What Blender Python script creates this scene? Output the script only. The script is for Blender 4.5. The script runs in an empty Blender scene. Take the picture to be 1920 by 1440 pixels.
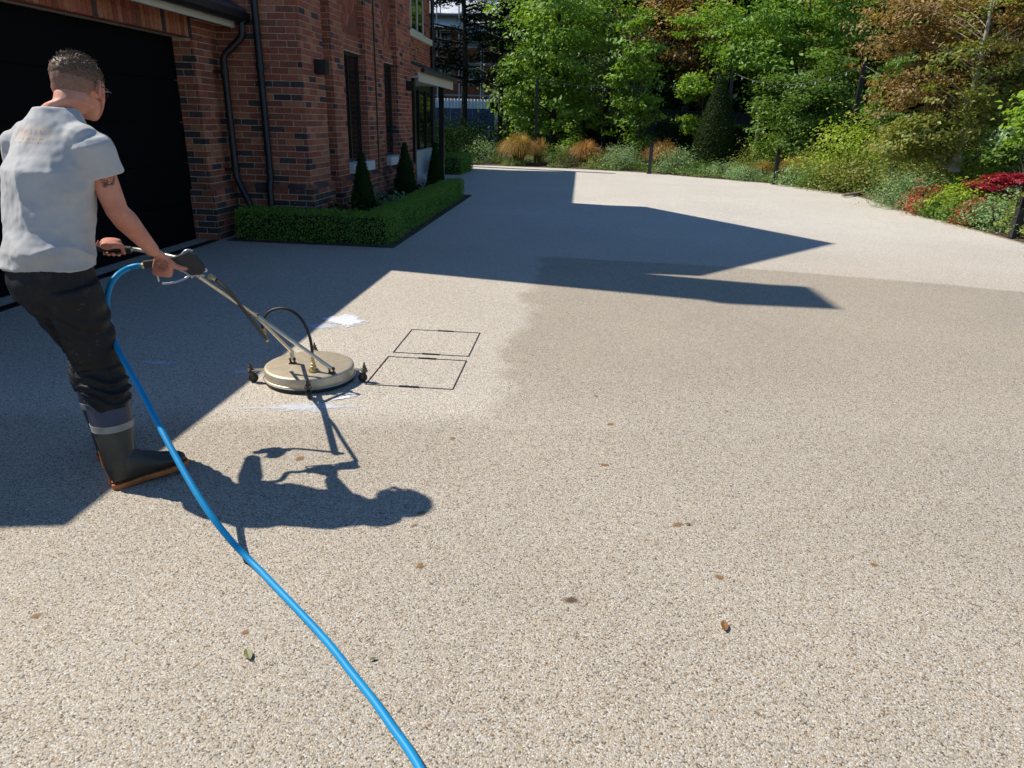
import bpy, bmesh, math, random
import numpy as np
from mathutils import Vector as V, Matrix
from mathutils import noise as mnoise
random.seed(7); np.random.seed(7)
R = math.radians
scene = bpy.context.scene
C = scene.collection
# ------------------------------------------------------------------ camera
FPX, PITCH, ROLL, YAW, EYE = 1300.0, R(20.84), R(1.62), R(-4.77), 1.5
fw = V((math.sin(YAW)*math.cos(PITCH), math.cos(YAW)*math.cos(PITCH), -math.sin(PITCH)))
r0 = V((math.cos(YAW), -math.sin(YAW), 0)); u0 = r0.cross(fw)
rt = math.cos(ROLL)*r0 + math.sin(ROLL)*u0
up = -math.sin(ROLL)*r0 + math.cos(ROLL)*u0
cam_d = bpy.data.cameras.new('camera'); cam = bpy.data.objects.new('camera', cam_d); C.objects.link(cam)
cam.matrix_world = Matrix(((rt.x, up.x, -fw.x, 0), (rt.y, up.y, -fw.y, 0), (rt.z, up.z, -fw.z, EYE), (0, 0, 0, 1)))
cam_d.sensor_width = 36; cam_d.lens = FPX/1920*36; cam_d.clip_end = 2000; cam_d.clip_start = 0.05
scene.camera = cam
# ------------------------------------------------------------------ light
SUN = V((0.82, -0.18, -1.0)).normalized()          # direction the sunlight travels
SUN_EL = math.asin(-SUN.z); SUN_AZ = math.atan2(-SUN.x, -SUN.y)
world = bpy.data.worlds.new('World'); scene.world = world; world.use_nodes = True
wn = world.node_tree; wn.nodes.clear()
wo = wn.nodes.new('ShaderNodeOutputWorld'); wb = wn.nodes.new('ShaderNodeBackground'); ws = wn.nodes.new('ShaderNodeTexSky')
ws.sky_type = 'NISHITA'; ws.sun_disc = False; ws.sun_elevation = SUN_EL; ws.sun_rotation = SUN_AZ
ws.air_density = 1.0; ws.dust_density = 0.1; ws.ozone_density = 4.0
wb.inputs['Strength'].default_value = 0.088
wt = wn.nodes.new('ShaderNodeMix'); wt.data_type = 'RGBA'; wt.blend_type = 'MULTIPLY'; wt.inputs[0].default_value = 1; wt.inputs[7].default_value = (.82, 1.0, 1.12, 1)
wn.links.new(ws.outputs[0], wt.inputs[6]); wn.links.new(wt.outputs[2], wb.inputs[0]); wn.links.new(wb.outputs[0], wo.inputs[0])
sd = bpy.data.lights.new('sun', 'SUN'); sd.energy = 5.0; sd.angle = R(0.55); sd.color = (1.0, 0.94, 0.83)
so = bpy.data.objects.new('sun', sd); C.objects.link(so); so.location = (-10, 2, 14)
so.rotation_euler = SUN.to_track_quat('-Z', 'Y').to_euler()
scene.view_settings.view_transform = 'Standard'; scene.view_settings.look = 'None'
scene.view_settings.exposure = 0.28; scene.view_settings.gamma = 1.0
scene.view_settings.use_curve_mapping = False
scene.render.engine = 'CYCLES'
scene.cycles.use_denoising = True
scene.cycles.max_bounces = 6; scene.cycles.diffuse_bounces = 3; scene.cycles.transparent_max_bounces = 6
# ------------------------------------------------------------------ picture to place helpers
EYEV = V((0, 0, EYE))
def ray(px, py): return rt*((px-960)/FPX) - up*((py-720)/FPX) + fw
def G(px, py, z=0.0):
    d = ray(px, py); return EYEV + d*((z-EYE)/d.z)
def PY(px, py, y):
    d = ray(px, py); return EYEV + d*(y/d.y)
def PX(px, py, x):
    d = ray(px, py); return EYEV + d*(x/d.x)
def XA(px, y, z=0.0):
    """x of the point at depth y and height z seen in picture column px"""
    x = 0.0
    for _ in range(20):
        v = V((x, y, z)) - EYEV; q = 960 + FPX*v.dot(rt)/v.dot(fw)
        x += (px-q)*v.dot(fw)/FPX
    return x
def onp(px, py, A, B):
    """point seen at (px,py) in the upright plane through A and B"""
    n = (B-A).cross(V((0, 0, 1))); d = ray(px, py)
    return EYEV + d*((A-EYEV).dot(n)/d.dot(n))
# ------------------------------------------------------------------ materials
def mat(name, col=(.5, .5, .5), rough=.6, metal=0.0, spec=.5, emit=None):
    m = bpy.data.materials.new(name); m.use_nodes = True
    b = m.node_tree.nodes['Principled BSDF']
    b.inputs['Base Color'].default_value = (*col, 1); b.inputs['Roughness'].default_value = rough
    b.inputs['Metallic'].default_value = metal; b.inputs['Specular IOR Level'].default_value = spec
    return m
class NT:
    def __init__(s, m): s.m = m; s.t = m.node_tree; s.b = s.t.nodes.get('Principled BSDF')
    def n(s, typ, **kw):
        x = s.t.nodes.new('ShaderNode'+typ)
        for k, v in kw.items():
            if k in ('operation', 'blend_type', 'feature', 'data_type', 'noise_dimensions', 'interpolation_type', 'voronoi_dimensions', 'wave_type', 'bands_direction', 'clamp', 'use_clamp'): setattr(x, k, v)
            else: x.inputs[int(k[1:]) if k[0] == 'i' and k[1:].isdigit() else k].default_value = v
        return x
    def l(s, a, b): s.t.links.new(a, b)
    def ramp(s, fac, stops, interp='LINEAR'):
        r = s.t.nodes.new('ShaderNodeValToRGB'); r.color_ramp.interpolation = interp
        e = r.color_ramp.elements
        while len(e) > 1: e.remove(e[-1])
        e[0].position = stops[0][0]; e[0].color = (*stops[0][1], 1)
        for p, c in stops[1:]:
            q = e.new(p); q.color = (*c, 1)
        s.l(fac, r.inputs[0]); return r
    def math(s, op, a, b=None, c=None, clamp=False):
        x = s.t.nodes.new('ShaderNodeMath'); x.operation = op; x.use_clamp = clamp
        for i, q in enumerate((a, b, c)):
            if q is None: continue
            if isinstance(q, (int, float)): x.inputs[i].default_value = q
            else: s.l(q, x.inputs[i])
        return x.outputs[0]
    def mix(s, fac, a, b, bt='MIX'):
        x = s.t.nodes.new('ShaderNodeMix'); x.data_type = 'RGBA'; x.blend_type = bt
        for i, q in ((0, fac), (6, a), (7, b)):
            if isinstance(q, (int, float)): x.inputs[i].default_value = q
            elif isinstance(q, tuple): x.inputs[i].default_value = (*q, 1)
            else: s.l(q, x.inputs[i])
        return x.outputs[2]
    def bump(s, h, strength=.3, dist=.01):
        x = s.t.nodes.new('ShaderNodeBump'); x.inputs['Strength'].default_value = strength; x.inputs['Distance'].default_value = dist
        s.l(h, x.inputs['Height']); s.l(x.outputs[0], s.b.inputs['Normal']); return x
    def pos(s): return s.n('NewGeometry').outputs['Position']
    def noise(s, scale, detail=4, rough=.55, vec=None, out=0):
        x = s.n('TexNoise', Scale=scale, Detail=detail, Roughness=rough)
        s.l(vec if vec is not None else s.pos(), x.inputs['Vector']); return x.outputs[out]
    def rnd(s):
        a = s.n('NewGeometry').outputs['Random Per Island']; b = s.n('ObjectInfo').outputs['Random']
        return s.math('FRACT', s.math('ADD', a, b))

def grained(name, col, var=.35, scale=12, rough=.7, bump=.15, bscale=80, dist=.004, metal=0.0, spec=.5):
    m = mat(name, col, rough, metal, spec); t = NT(m)
    n = t.noise(scale, 5, .6)
    dk = tuple(c*(1-var) for c in col); lt = tuple(min(1, c*(1+var)) for c in col)
    r = t.ramp(n, [(.3, dk), (.7, lt)]); t.l(r.outputs[0], t.b.inputs['Base Color'])
    if bump: t.bump(t.noise(bscale, 3, .6), bump, dist)
    return m

def leaf_mat(name, cols, trans=.32, rough=.5, spec=.35):
    """cols: list of colours picked at random per leaf"""
    m = bpy.data.materials.new(name); m.use_nodes = True; t = NT(m); nt = m.node_tree
    out = nt.nodes['Material Output']; b = t.b
    k = len(cols)
    if trans > .2: cols = [tuple(min(.62, q*1.2) for q in c) for c in cols]
    r = t.ramp(t.rnd(), [(i/max(1, k-1), c) for i, c in enumerate(cols)])
    big = t.noise(.9, 2, .5)
    c = t.mix(t.math('MULTIPLY', big, .5), r.outputs[0], tuple(x*.6 for x in cols[0]))
    t.l(c, b.inputs['Base Color']); b.inputs['Roughness'].default_value = rough; b.inputs['Specular IOR Level'].default_value = spec
    tr = t.n('BsdfTranslucent'); tc = t.mix(1.0, c, (1.25, 1.2, .55), 'MULTIPLY'); t.l(tc, tr.inputs[0])
    ms = t.n('MixShader'); ms.inputs[0].default_value = trans
    t.l(b.outputs[0], ms.inputs[1]); t.l(tr.outputs[0], ms.inputs[2]); t.l(ms.outputs[0], out.inputs[0])
    return m
# ------------------------------------------------------------------ objects
def tag(o, label=None, cat=None, group=None, kind=None):
    if label: o['label'] = label
    if cat: o['category'] = cat
    if group: o['group'] = group
    if kind: o['kind'] = kind
    return o
def thing(name, label, cat, loc=(0, 0, 0), group=None):
    o = bpy.data.objects.new(name, None); C.objects.link(o); o.location = loc; o.empty_display_size = .1
    return tag(o, label, cat, group)
def link(name, me, parent=None, smooth=False):
    o = bpy.data.objects.new(name, me); C.objects.link(o)
    if parent is not None:
        o.parent = parent
        w = V(parent.location) if parent.parent is None else V(parent.parent.location)+V(parent.location)
        o.location = -w if parent.parent is None else (0, 0, 0)
    if smooth: me.shade_smooth()
    return o
class MB:
    def __init__(s): s.v = []; s.f = []; s.mi = []
    def add(s, vs, fs, m=0):
        k = len(s.v); s.v += [tuple(p) for p in vs]; s.f += [tuple(i+k for i in q) for q in fs]; s.mi += [m]*len(fs); return s
    def box(s, x0, x1, y0, y1, z0, z1, m=0):
        return s.obox(V(((x0+x1)/2, (y0+y1)/2, (z0+z1)/2)), V((1, 0, 0)), V((0, 1, 0)), V((0, 0, 1)), abs(x1-x0)/2, abs(y1-y0)/2, abs(z1-z0)/2, m)
    def obox(s, c, a, b, d, ha, hb, hd, m=0):
        P = [c+a*ha*i+b*hb*j+d*hd*k for k in (-1, 1) for j in (-1, 1) for i in (-1, 1)]
        F = [(0, 2, 3, 1), (4, 5, 7, 6), (0, 1, 5, 4), (2, 6, 7, 3), (0, 4, 6, 2), (1, 3, 7, 5)]
        if a.cross(b).dot(d) < 0: F = [q[::-1] for q in F]
        return s.add(P, F, m)
    def bar(s, p, q, w, h, m=0, upv=V((0, 0, 1))):
        p = V(p); q = V(q); a = (q-p); L = a.length; a.normalize()
        b = upv.cross(a)
        if b.length < 1e-4: b = V((0, 1, 0)).cross(a)
        b.normalize(); d = a.cross(b)
        return s.obox((p+q)/2, a, b, d, L/2, w/2, h/2, m)
    def tube(s, pts, rad, n=10, m=0, cap=True):
        pts = [V(p) for p in pts]; k = len(pts)
        if not hasattr(rad, '__len__'): rad = [rad]*k
        t0 = (pts[1]-pts[0]).normalized(); ref = V((0, 0, 1)) if abs(t0.z) < .9 else V((1, 0, 0))
        b = t0.cross(ref).normalized(); vs = []
        for i in range(k):
            t = (pts[min(i+1, k-1)]-pts[max(i-1, 0)]).normalized()
            b = (b - t*b.dot(t)).normalized(); c = t.cross(b)
            for j in range(n):
                a = 2*math.pi*j/n; vs.append(pts[i]+(b*math.cos(a)+c*math.sin(a))*rad[i])
        fs = [(i*n+j, i*n+(j+1) % n, (i+1)*n+(j+1) % n, (i+1)*n+j) for i in range(k-1) for j in range(n)]
        if cap: fs += [tuple(range(n))[::-1], tuple(range((k-1)*n, k*n))]
        return s.add(vs, fs, m)
    def lathe(s, c, prof, n=32, m=0, axis=V((0, 0, 1))):
        c = V(c); ax = axis.normalized(); b = ax.orthogonal().normalized(); d = ax.cross(b); vs = []; k = len(prof)
        for r, h in prof:
            for j in range(n):
                a = 2*math.pi*j/n; vs.append(c+ax*h+(b*math.cos(a)+d*math.sin(a))*r)
        fs = [(i*n+j, i*n+(j+1) % n, (i+1)*n+(j+1) % n, (i+1)*n+j) for i in range(k-1) for j in range(n)]
        fs += [tuple(range(n))[::-1], tuple(range((k-1)*n, k*n))]
        return s.add(vs, fs, m)
    def poly(s, pts, z0, z1, m=0):
        n = len(pts); vs = [(p[0], p[1], z0) for p in pts]+[(p[0], p[1], z1) for p in pts]
        fs = [tuple(range(n))[::-1], tuple(range(n, 2*n))]+[(i, (i+1) % n, (i+1) % n+n, i+n) for i in range(n)]
        return s.add(vs, fs, m)
    def build(s, name, mats, parent=None, smooth=False, kind=None, label=None):
        me = bpy.data.meshes.new(name); me.from_pydata(s.v, [], s.f)
        mats = mats if isinstance(mats, (list, tuple)) else [mats]
        for q in mats: me.materials.append(q)
        if len(mats) > 1: me.polygons.foreach_set('material_index', s.mi)
        me.update(); o = link(name, me, parent, smooth)
        if smooth:
            try: me.set_sharp_from_angle(angle=R(40))
            except Exception: pass
        if kind: o['kind'] = kind
        if label: o['label'] = label
        return o
def smooth_path(pts, n=8, closed=False):
    pts = [V(p) for p in pts]; out = []
    for i in range(len(pts)-1):
        p0 = pts[max(i-1, 0)]; p1 = pts[i]; p2 = pts[i+1]; p3 = pts[min(i+2, len(pts)-1)]
        for j in range(n):
            t = j/n; out.append(.5*((2*p1)+(p2-p0)*t+(2*p0-5*p1+4*p2-p3)*t*t+(3*p1-p0-3*p2+p3)*t**3))
    return out+[pts[-1]]
def fast_mesh(name, verts, tris, mi=None, mats=()):
    me = bpy.data.meshes.new(name); nv = len(verts); nf = len(tris); k = tris.shape[1]
    me.vertices.add(nv); me.vertices.foreach_set('co', verts.astype(np.float32).ravel())
    me.loops.add(nf*k); me.loops.foreach_set('vertex_index', tris.astype(np.int32).ravel())
    me.polygons.add(nf); me.polygons.foreach_set('loop_start', (np.arange(nf)*k).astype(np.int32))
    me.polygons.foreach_set('loop_total', np.full(nf, k, np.int32))
    for q in mats: me.materials.append(q)
    if mi is not None: me.polygons.foreach_set('material_index', mi.astype(np.int32))
    me.update(calc_edges=True); return me
def unit(a): return a/np.maximum(np.linalg.norm(a, axis=1, keepdims=True), 1e-9)
def leaf_arrays(c, nrm, size, aspect=.55, fold=.25, axis=None):
    """folded diamond leaves: centres c, normals nrm, lengths size -> verts, tris"""
    n = len(c); nrm = unit(nrm)
    a = np.random.normal(size=(n, 3)) if axis is None else axis
    a = unit(a - nrm*np.sum(a*nrm, 1, keepdims=True)); b = np.cross(nrm, a)
    s = size.reshape(-1, 1) if hasattr(size, '__len__') else np.full((n, 1), size)
    base = c-a*s*.5; tip = c+a*s*.5; le = c-b*s*aspect*.5+nrm*s*fold*.5-a*s*.05; ri = c+b*s*aspect*.5+nrm*s*fold*.5-a*s*.05
    v = np.stack([base, le, tip, ri], 1).reshape(-1, 3); k = np.arange(n)*4
    t = np.stack([np.stack([k, k+2, k+1], 1), np.stack([k, k+3, k+2], 1)], 1).reshape(-1, 3)
    return v, t
def leaves(name, parts, mats, parent=None, kind=None):
    """parts: list of (c, nrm, size, aspect, matindex[, axis])"""
    vs = []; ts = []; mi = []; off = 0
    for p in parts:
        v, t = leaf_arrays(p[0], p[1], p[2], p[3], axis=p[5] if len(p) > 5 else None)
        vs.append(v); ts.append(t+off); mi.append(np.full(len(t), p[4])); off += len(v)
    me = fast_mesh(name, np.concatenate(vs), np.concatenate(ts), np.concatenate(mi), mats if isinstance(mats, (list, tuple)) else [mats])
    o = link(name, me, parent)
    if kind: o['kind'] = kind
    return o
def in_ball(n, shell=0.0):
    d = unit(np.random.normal(size=(n, 3))); r = np.random.rand(n, 1)**(1/3)
    r = shell+(1-shell)*r; return d*r
def clump_crown(ells, nclump, per, csize, lsize, flat=.6, upb=.6, shell=.55, gap=None):
    """leaf positions gathered in clumps over ellipsoids (cx,cy,cz,rx,ry,rz,weight)"""
    w = np.array([e[6] if len(e) > 6 else e[3]*e[4]+e[3]*e[5] for e in ells]); w = w/w.sum(); cs = []; ns = []
    cnt = np.random.multinomial(nclump, w); cen = []
    for e, k in zip(ells, cnt):
        if k == 0: continue
        q = in_ball(k, shell)*(1+.22*np.random.normal(size=(k, 1)))
        cc = q*np.array(e[3:6])+np.array(e[:3])
        if gap is not None:      # open hollows between the boughs
            g_ = np.array([mnoise.noise(V(p)*gap[0])+.5*mnoise.noise(V(p)*gap[0]*2.3) for p in cc]); kp = g_ > gap[1]
            if kp.sum() > 4: cc = cc[kp]; q = q[kp]; k = len(cc)
        cen.append(cc)
        per_k = np.maximum(3, np.random.poisson(per, k)); idx = np.repeat(np.arange(k), per_k)
        off = np.random.normal(size=(len(idx), 3))*np.array([1, 1, flat])*csize*(.6+.8*np.random.rand(k, 1))[idx]
        cs.append(cc[idx]+off)
        nn = q[idx]*.6+np.array([0, 0, upb*1.25])+(np.random.normal(size=(k, 3))*.35)[idx]+np.random.normal(size=(len(idx), 3))*.42; ns.append(nn)
    c = np.concatenate(cs); n = np.concatenate(ns)
    return c, n, lsize*(.6+.8*np.random.rand(len(c))), np.concatenate(cen)
# ================================================================== GROUND
def pebble_mat():
    m = mat('resin_bound_gravel', rough=.62, spec=.3); t = NT(m); p = t.pos()
    vo = t.n('TexVoronoi', feature='F1', Scale=205.0); t.l(p, vo.inputs['Vector'])
    # slight warp so that the stones are not regular
    sep = t.n('SeparateColor'); t.l(vo.outputs['Color'], sep.inputs[0])
    stone = t.ramp(sep.outputs[0], [(0, (.17, .14, .11)), (.08, (.22, .18, .14)), (.09, (.41, .31, .20)), (.18, (.51, .41, .29)), (.30, (.56, .49, .40)),
                                   (.55, (.62, .565, .485)), (.70, (.68, .63, .56)), (.82, (.44, .415, .38)), (.90, (.34, .33, .325)), (.93, (.74, .72, .68)), (1, (.80, .785, .75))])
    gap = t.ramp(vo.outputs['Distance'], [(.0, (1, 1, 1)), (.58, (.97, .97, .97)), (.92, (.52, .50, .47))])
    c = t.mix(1.0, stone.outputs[0], gap.outputs[0], 'MULTIPLY')
    # patchy tone and fine multi-scale speckle that survives at a distance
    sp = t.noise(34, 3, .7); c = t.mix(.32, c, t.ramp(sp, [(.30, (.72, .70, .68)), (.70, (1.22, 1.2, 1.16))]).outputs[0], 'MULTIPLY')
    big = t.noise(.55, 4, .6); c = t.mix(.45, c, t.ramp(big, [(.3, (.82, .81, .8)), (.72, (1.12, 1.1, 1.06))]).outputs[0], 'MULTIPLY')
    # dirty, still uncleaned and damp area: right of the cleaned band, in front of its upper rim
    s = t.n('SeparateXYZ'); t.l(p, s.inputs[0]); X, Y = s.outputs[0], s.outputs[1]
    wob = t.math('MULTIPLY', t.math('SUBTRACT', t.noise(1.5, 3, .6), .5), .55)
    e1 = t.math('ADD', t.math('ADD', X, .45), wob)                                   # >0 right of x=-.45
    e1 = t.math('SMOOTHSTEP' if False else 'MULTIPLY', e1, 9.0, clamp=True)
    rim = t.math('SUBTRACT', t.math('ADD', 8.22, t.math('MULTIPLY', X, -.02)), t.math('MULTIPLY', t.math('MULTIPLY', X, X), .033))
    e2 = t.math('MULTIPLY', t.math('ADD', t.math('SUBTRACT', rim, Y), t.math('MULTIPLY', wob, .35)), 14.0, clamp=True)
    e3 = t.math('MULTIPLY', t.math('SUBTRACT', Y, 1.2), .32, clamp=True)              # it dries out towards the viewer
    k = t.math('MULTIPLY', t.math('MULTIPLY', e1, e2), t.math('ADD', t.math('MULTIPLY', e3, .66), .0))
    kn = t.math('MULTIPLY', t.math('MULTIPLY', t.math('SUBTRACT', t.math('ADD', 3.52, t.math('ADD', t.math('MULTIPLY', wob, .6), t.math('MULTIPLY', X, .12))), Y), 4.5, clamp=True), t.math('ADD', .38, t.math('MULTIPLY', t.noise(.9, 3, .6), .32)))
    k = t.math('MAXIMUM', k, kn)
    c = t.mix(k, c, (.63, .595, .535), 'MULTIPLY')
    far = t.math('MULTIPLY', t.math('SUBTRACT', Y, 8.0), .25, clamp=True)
    c = t.mix(t.math('MULTIPLY', far, .8), c, (1.18, 1.24, 1.33), 'MULTIPLY')          # cleaned and dry beyond the rim, plus grazing sky sheen put into the colour
    t.l(c, t.b.inputs['Base Color'])
    h = t.math('ADD', t.math('MULTIPLY', vo.outputs['Distance'], -1.0), t.math('MULTIPLY', t.noise(300, 2, .5), .25))
    t.bump(h, .6, .0035)
    return m
M = {}
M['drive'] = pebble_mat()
M['soil'] = grained('soil', (.075, .05, .033), .5, 6, .95, .8, 30, .03)
M['terrain'] = grained('terrain', (.05, .055, .025), .4, 1.5, .95, .5, 8, .05)
g = MB(); g.add([(-400, -300, -.05), (400, -300, -.05), (400, 700, -.05), (-400, 700, -.05)], [(0, 1, 2, 3)])
tag(g.build('ground', M['terrain']), kind='structure')
EDGE = [(6.7, -6), (6.62, 2), (6.5, 8), (6.54, 10.86), (6.55, 12.7), (6.5, 14.5), (6.62, 16.5), (6.6, 18.2), (6.07, 20.3), (5, 21.6), (3.5, 22.7), (2.2, 23.85), (.5, 24.6), (-1.5, 24.9), (-3.8, 25.0)]
EDGE = [(p.x, p.y) for p in smooth_path([(a, b, 0) for a, b in EDGE], 6)]
dp = EDGE+[(-4.6, 23.6), (-4.9, 14.9), (-4.5, 9.0), (-4.75, 8.9), (-4.75, -6)]
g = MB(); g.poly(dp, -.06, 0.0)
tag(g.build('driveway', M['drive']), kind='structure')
# metal edging strip along the bed
M['edging'] = grained('aluminium_edging', (.33, .28, .21), .25, 9, .5, .1, metal=.3)
g = MB()
for a, b in zip(EDGE[:-1], EDGE[1:]): g.bar((a[0]+.012, a[1]+.01, .0), (b[0]+.012, b[1]+.01, .0), .02, .03)
tag(g.build('edging_strip', M['edging']), 'thin metal edging strip along the curved rim of the planted bed', 'edging')
# planted bed: soil that rises gently away from the edge
def bed_h(x, y):
    return .035 + .05*mnoise.noise(V((x*.5, y*.5, 3))) + .02*mnoise.noise(V((x*2.3, y*2.3, 1)))
def inside_drive(x, y):
    ins = False; n = len(dp); j = n-1
    for i in range(n):
        if (dp[i][1] > y) != (dp[j][1] > y) and x < (dp[j][0]-dp[i][0])*(y-dp[i][1])/(dp[j][1]-dp[i][1])+dp[i][0]: ins = not ins
        j = i
    return ins
def edge_dist(x, y): return min(math.hypot(x-a, y-b) for a, b in EDGE)
g = MB(); outer = []
for i, (a, b) in enumerate(EDGE):
    q = EDGE[min(i+1, len(EDGE)-1)]; p = EDGE[max(i-1, 0)]
    d = V((q[1]-p[1], -(q[0]-p[0]), 0)).normalized(); outer.append((a, b, d))
rows = [0.03, .4, 1.0, 2.2, 4.5, 9, 18, 30]
for a, b, d in outer:
    for r_ in rows:
        x, y = a+d.x*r_, b+d.y*r_
        if r_ > 4: y = b+d.y*r_*.8+(r_-4)*.3; 
        g.v.append((x, y, max(-.01, bed_h(x, y))*min(1, r_*1.5)+.004+min(.25, r_*.03)))
n = len(rows)
for i in range(len(outer)-1):
    for j in range(n-1): g.f.append((i*n+j, i*n+j+1, (i+1)*n+j+1, (i+1)*n+j)); g.mi.append(0)
tag(g.build('planting_bed_soil', M['soil'], smooth=True), kind='structure')

# ================================================================== BRICKWORK
def brick_mat(name, cols, rough=.85):
    m = mat(name, cols[0], rough, 0, .25); t = NT(m); k = len(cols)
    r = t.ramp(t.rnd(), [(i/(k-1), c) for i, c in enumerate(cols)])
    n = t.noise(28, 5, .65); c = t.mix(.75, r.outputs[0], t.ramp(n, [(.28, (.55, .52, .5)), (.5, (1, 1, 1)), (.75, (1.35, 1.3, 1.25))]).outputs[0], 'MULTIPLY')
    w = t.noise(2.2, 3, .6); c = t.mix(.4, c, t.ramp(w, [(.35, (.75, .74, .73)), (.7, (1.2, 1.18, 1.15))]).outputs[0], 'MULTIPLY')
    t.l(c, t.b.inputs['Base Color']); t.bump(t.noise(120, 4, .7), .5, .003); return m
BR = [brick_mat('red_brick', [(.35, .098, .056), (.42, .125, .070), (.37, .115, .070), (.31, .09, .054)]),
      brick_mat('orange_brick', [(.44, .165, .085), (.48, .185, .10), (.40, .145, .08)]),
      brick_mat('brown_brick', [(.30, .10, .06), (.24, .085, .052), (.34, .115, .066)]),
      brick_mat('blue_black_brick', [(.055, .042, .045), (.08, .055, .055), (.10, .062, .058)])]
M['mortar'] = grained('lime_mortar', (.54, .46, .34), .25, 20, .95, .4, 60, .004)
BLIST = []
def brick_key(w, h, d, mi):
    k = ('b', round(w, 3), round(h, 3), round(d, 3), mi)
    me = BMESH.get(k)
    if me is None:
        m = MB(); e = .0025
        # chamfered front: 8 front points set back at the arris
        x, z = w/2, h/2
        P = [(-x, -d, -z), (x, -d, -z), (x, -d, z), (-x, -d, z), (-x, -e, -z), (x, -e, -z), (x, -e, z), (-x, -e, z), (-x+e, 0, -z+e), (x-e, 0, -z+e), (x-e, 0, z-e), (-x+e, 0, z-e)]
        F = [(8, 11, 10, 9)]+[(a, b, b+4, a+4)[::-1] for a, b in ((4, 5), (5, 6), (6, 7))]+[(7, 4, 8, 11)[::-1]]+[(a, b, b+4, a+4)[::-1] for a, b in ((0, 1), (1, 2), (2, 3))]+[(3, 0, 4, 7)[::-1]]
        m.add(P, F); me = bpy.data.meshes.new('brick'); me.from_pydata(m.v, [], m.f); me.materials.append(BR[mi]); me.update(); BMESH[k] = me
    return me
BMESH = {}
def lay(out, O, U, N, u0, u1, z0, z1, holes=(), bond=0.0, w=.215, h=.065, j=.010, dark=.13, Z=V((0, 0, 1)), depth=.03, weights=None):
    """bricks of one wall face; O origin at u=0,z=0 on the finished face, U along, N outwards. appended to out as (centre,U,Z,N,w,h,mi)"""
    U = V(U).normalized(); N = V(N).normalized(); O = V(O); ch = h+j
    i0 = int(math.floor(z0/ch)); rows_ = int(math.ceil(z1/ch))
    for i in range(i0, rows_):
        a = i*ch+j/2; b = a+h
        if a < z0-.02 or b > z1+.02: continue
        off = (w+j)*(.5 if i % 2 else 0)+bond
        k = int(math.floor((u0-off)/(w+j)))
        while k*(w+j)+off < u1:
            x0 = max(u0+j/2*0, k*(w+j)+off+j/2); x1 = min(u1, (k+1)*(w+j)+off-j/2); k += 1
            if x1-x0 < .03: continue
            for (hu0, hu1, hz0, hz1) in holes:
                if b > hz0 and a < hz1 and x1 > hu0 and x0 < hu1:
                    if x0 < hu0-.03: x1 = hu0
                    elif x1 > hu1+.03: x0 = hu1
                    else: x1 = x0
            if x1-x0 < .03: continue
            rr = random.random()
            mi = 3 if rr < dark else random.choices((0, 1, 2), weights or (6, 3, 2))[0]
            if random.random() < .06 and x1-x0 > .2:      # a pair of snapped headers
                mid = (x0+x1)/2
                for q0, q1 in ((x0, mid-j/2), (mid+j/2, x1)): out.append((O+U*((q0+q1)/2)+Z*((a+b)/2)+N*random.uniform(-.0015, .0015), U, Z, N, q1-q0, h, random.choice((0, 1, 2)), depth))
            else: out.append((O+U*((x0+x1)/2)+Z*((a+b)/2)+N*random.uniform(-.0015, .0015), U, Z, N, x1-x0, h, mi, depth))
def place_bricks(lst, parent, base, nsingle=300, focus=None):
    """the nsingle bricks that show largest become objects, the rest one joined part"""
    def score(b):
        c = b[0]-EYEV; zc = c.dot(fw)
        if zc < .1: return -1
        px = 960+FPX*c.dot(rt)/zc; py = 720-FPX*c.dot(up)/zc
        if not (-15 < px < 1935 and -15 < py < 1455): return -1
        if focus and not focus(px, py, b): return 0
        return abs(b[3].dot(c.normalized()))*b[4]*b[5]/zc/zc
    lst = sorted(lst, key=score, reverse=True)
    for b in lst[:nsingle]:
        if score(b) <= 0: break
        c, U, Z, N, w, h, mi, d = b
        me = brick_key(w, h, d, mi); o = bpy.data.objects.new('brick', me); C.objects.link(o); o.parent = parent
        X = U; Y = N; 
        if X.cross(Y).dot(Z) < 0: X = -U
        mtx = Matrix(((X.x, Y.x, Z.x, c.x-base[0]), (X.y, Y.y, Z.y, c.y-base[1]), (X.z, Y.z, Z.z, c.z-base[2]), (0, 0, 0, 1)))
        o.matrix_basis = mtx
    k = sum(1 for b in lst[:nsingle] if score(b) > 0)
    m = MB()
    for c, U, Z, N, w, h, mi, d in lst[k:]:
        m.obox(c-N*d/2, U, N, Z, w/2, d/2, h/2, mi)
    if m.v: m.build('brickwork', BR, parent, kind='stuff')

M['cream'] = grained('cream_paint', (.62, .58, .46), .08, 6, .45, .05)
M['white_stone'] = grained('white_stone', (.66, .66, .62), .1, 10, .6, .1)
M['black_paint'] = grained('black_paint', (.012, .013, .015), .2, 14, .35, .05)
M['cast_black'] = grained('black_cast_iron', (.010, .010, .012), .3, 20, .42, .2, 60, .002)
M['door_black'] = mat('black_door_paint', (.0022, .0022, .0025), .75, 0, .12)
M['glass'] = mat('window_glass', (.006, .008, .008), .06, 0, .6)
M['slate'] = grained('roof_slate', (.045, .045, .055), .4, 5, .6, .3, 40, .004)
M['void'] = mat('unlit_interior', (.004, .004, .004), .9)
HB = (-8.0, 12.0, 0.0)
house = thing('brick_house', 'red brick house with tall narrow windows and brick piers, left of the driveway', 'house', HB)
FX = -3.43; MP = .008        # facade plane, mortar recess
core = MB()
core.box(-12, -3.76, 9.0+MP, 14.85, 0, 5.75)                                  # main body
segs = [(9.0+MP, 9.8, FX-MP), (9.8, 10.13+MP, -3.60), (10.13+MP, 10.65-MP, FX-MP), (11.72+MP, 12.79-MP, FX-MP), (13.72+MP, 14.85-MP, FX-MP)]
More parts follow.
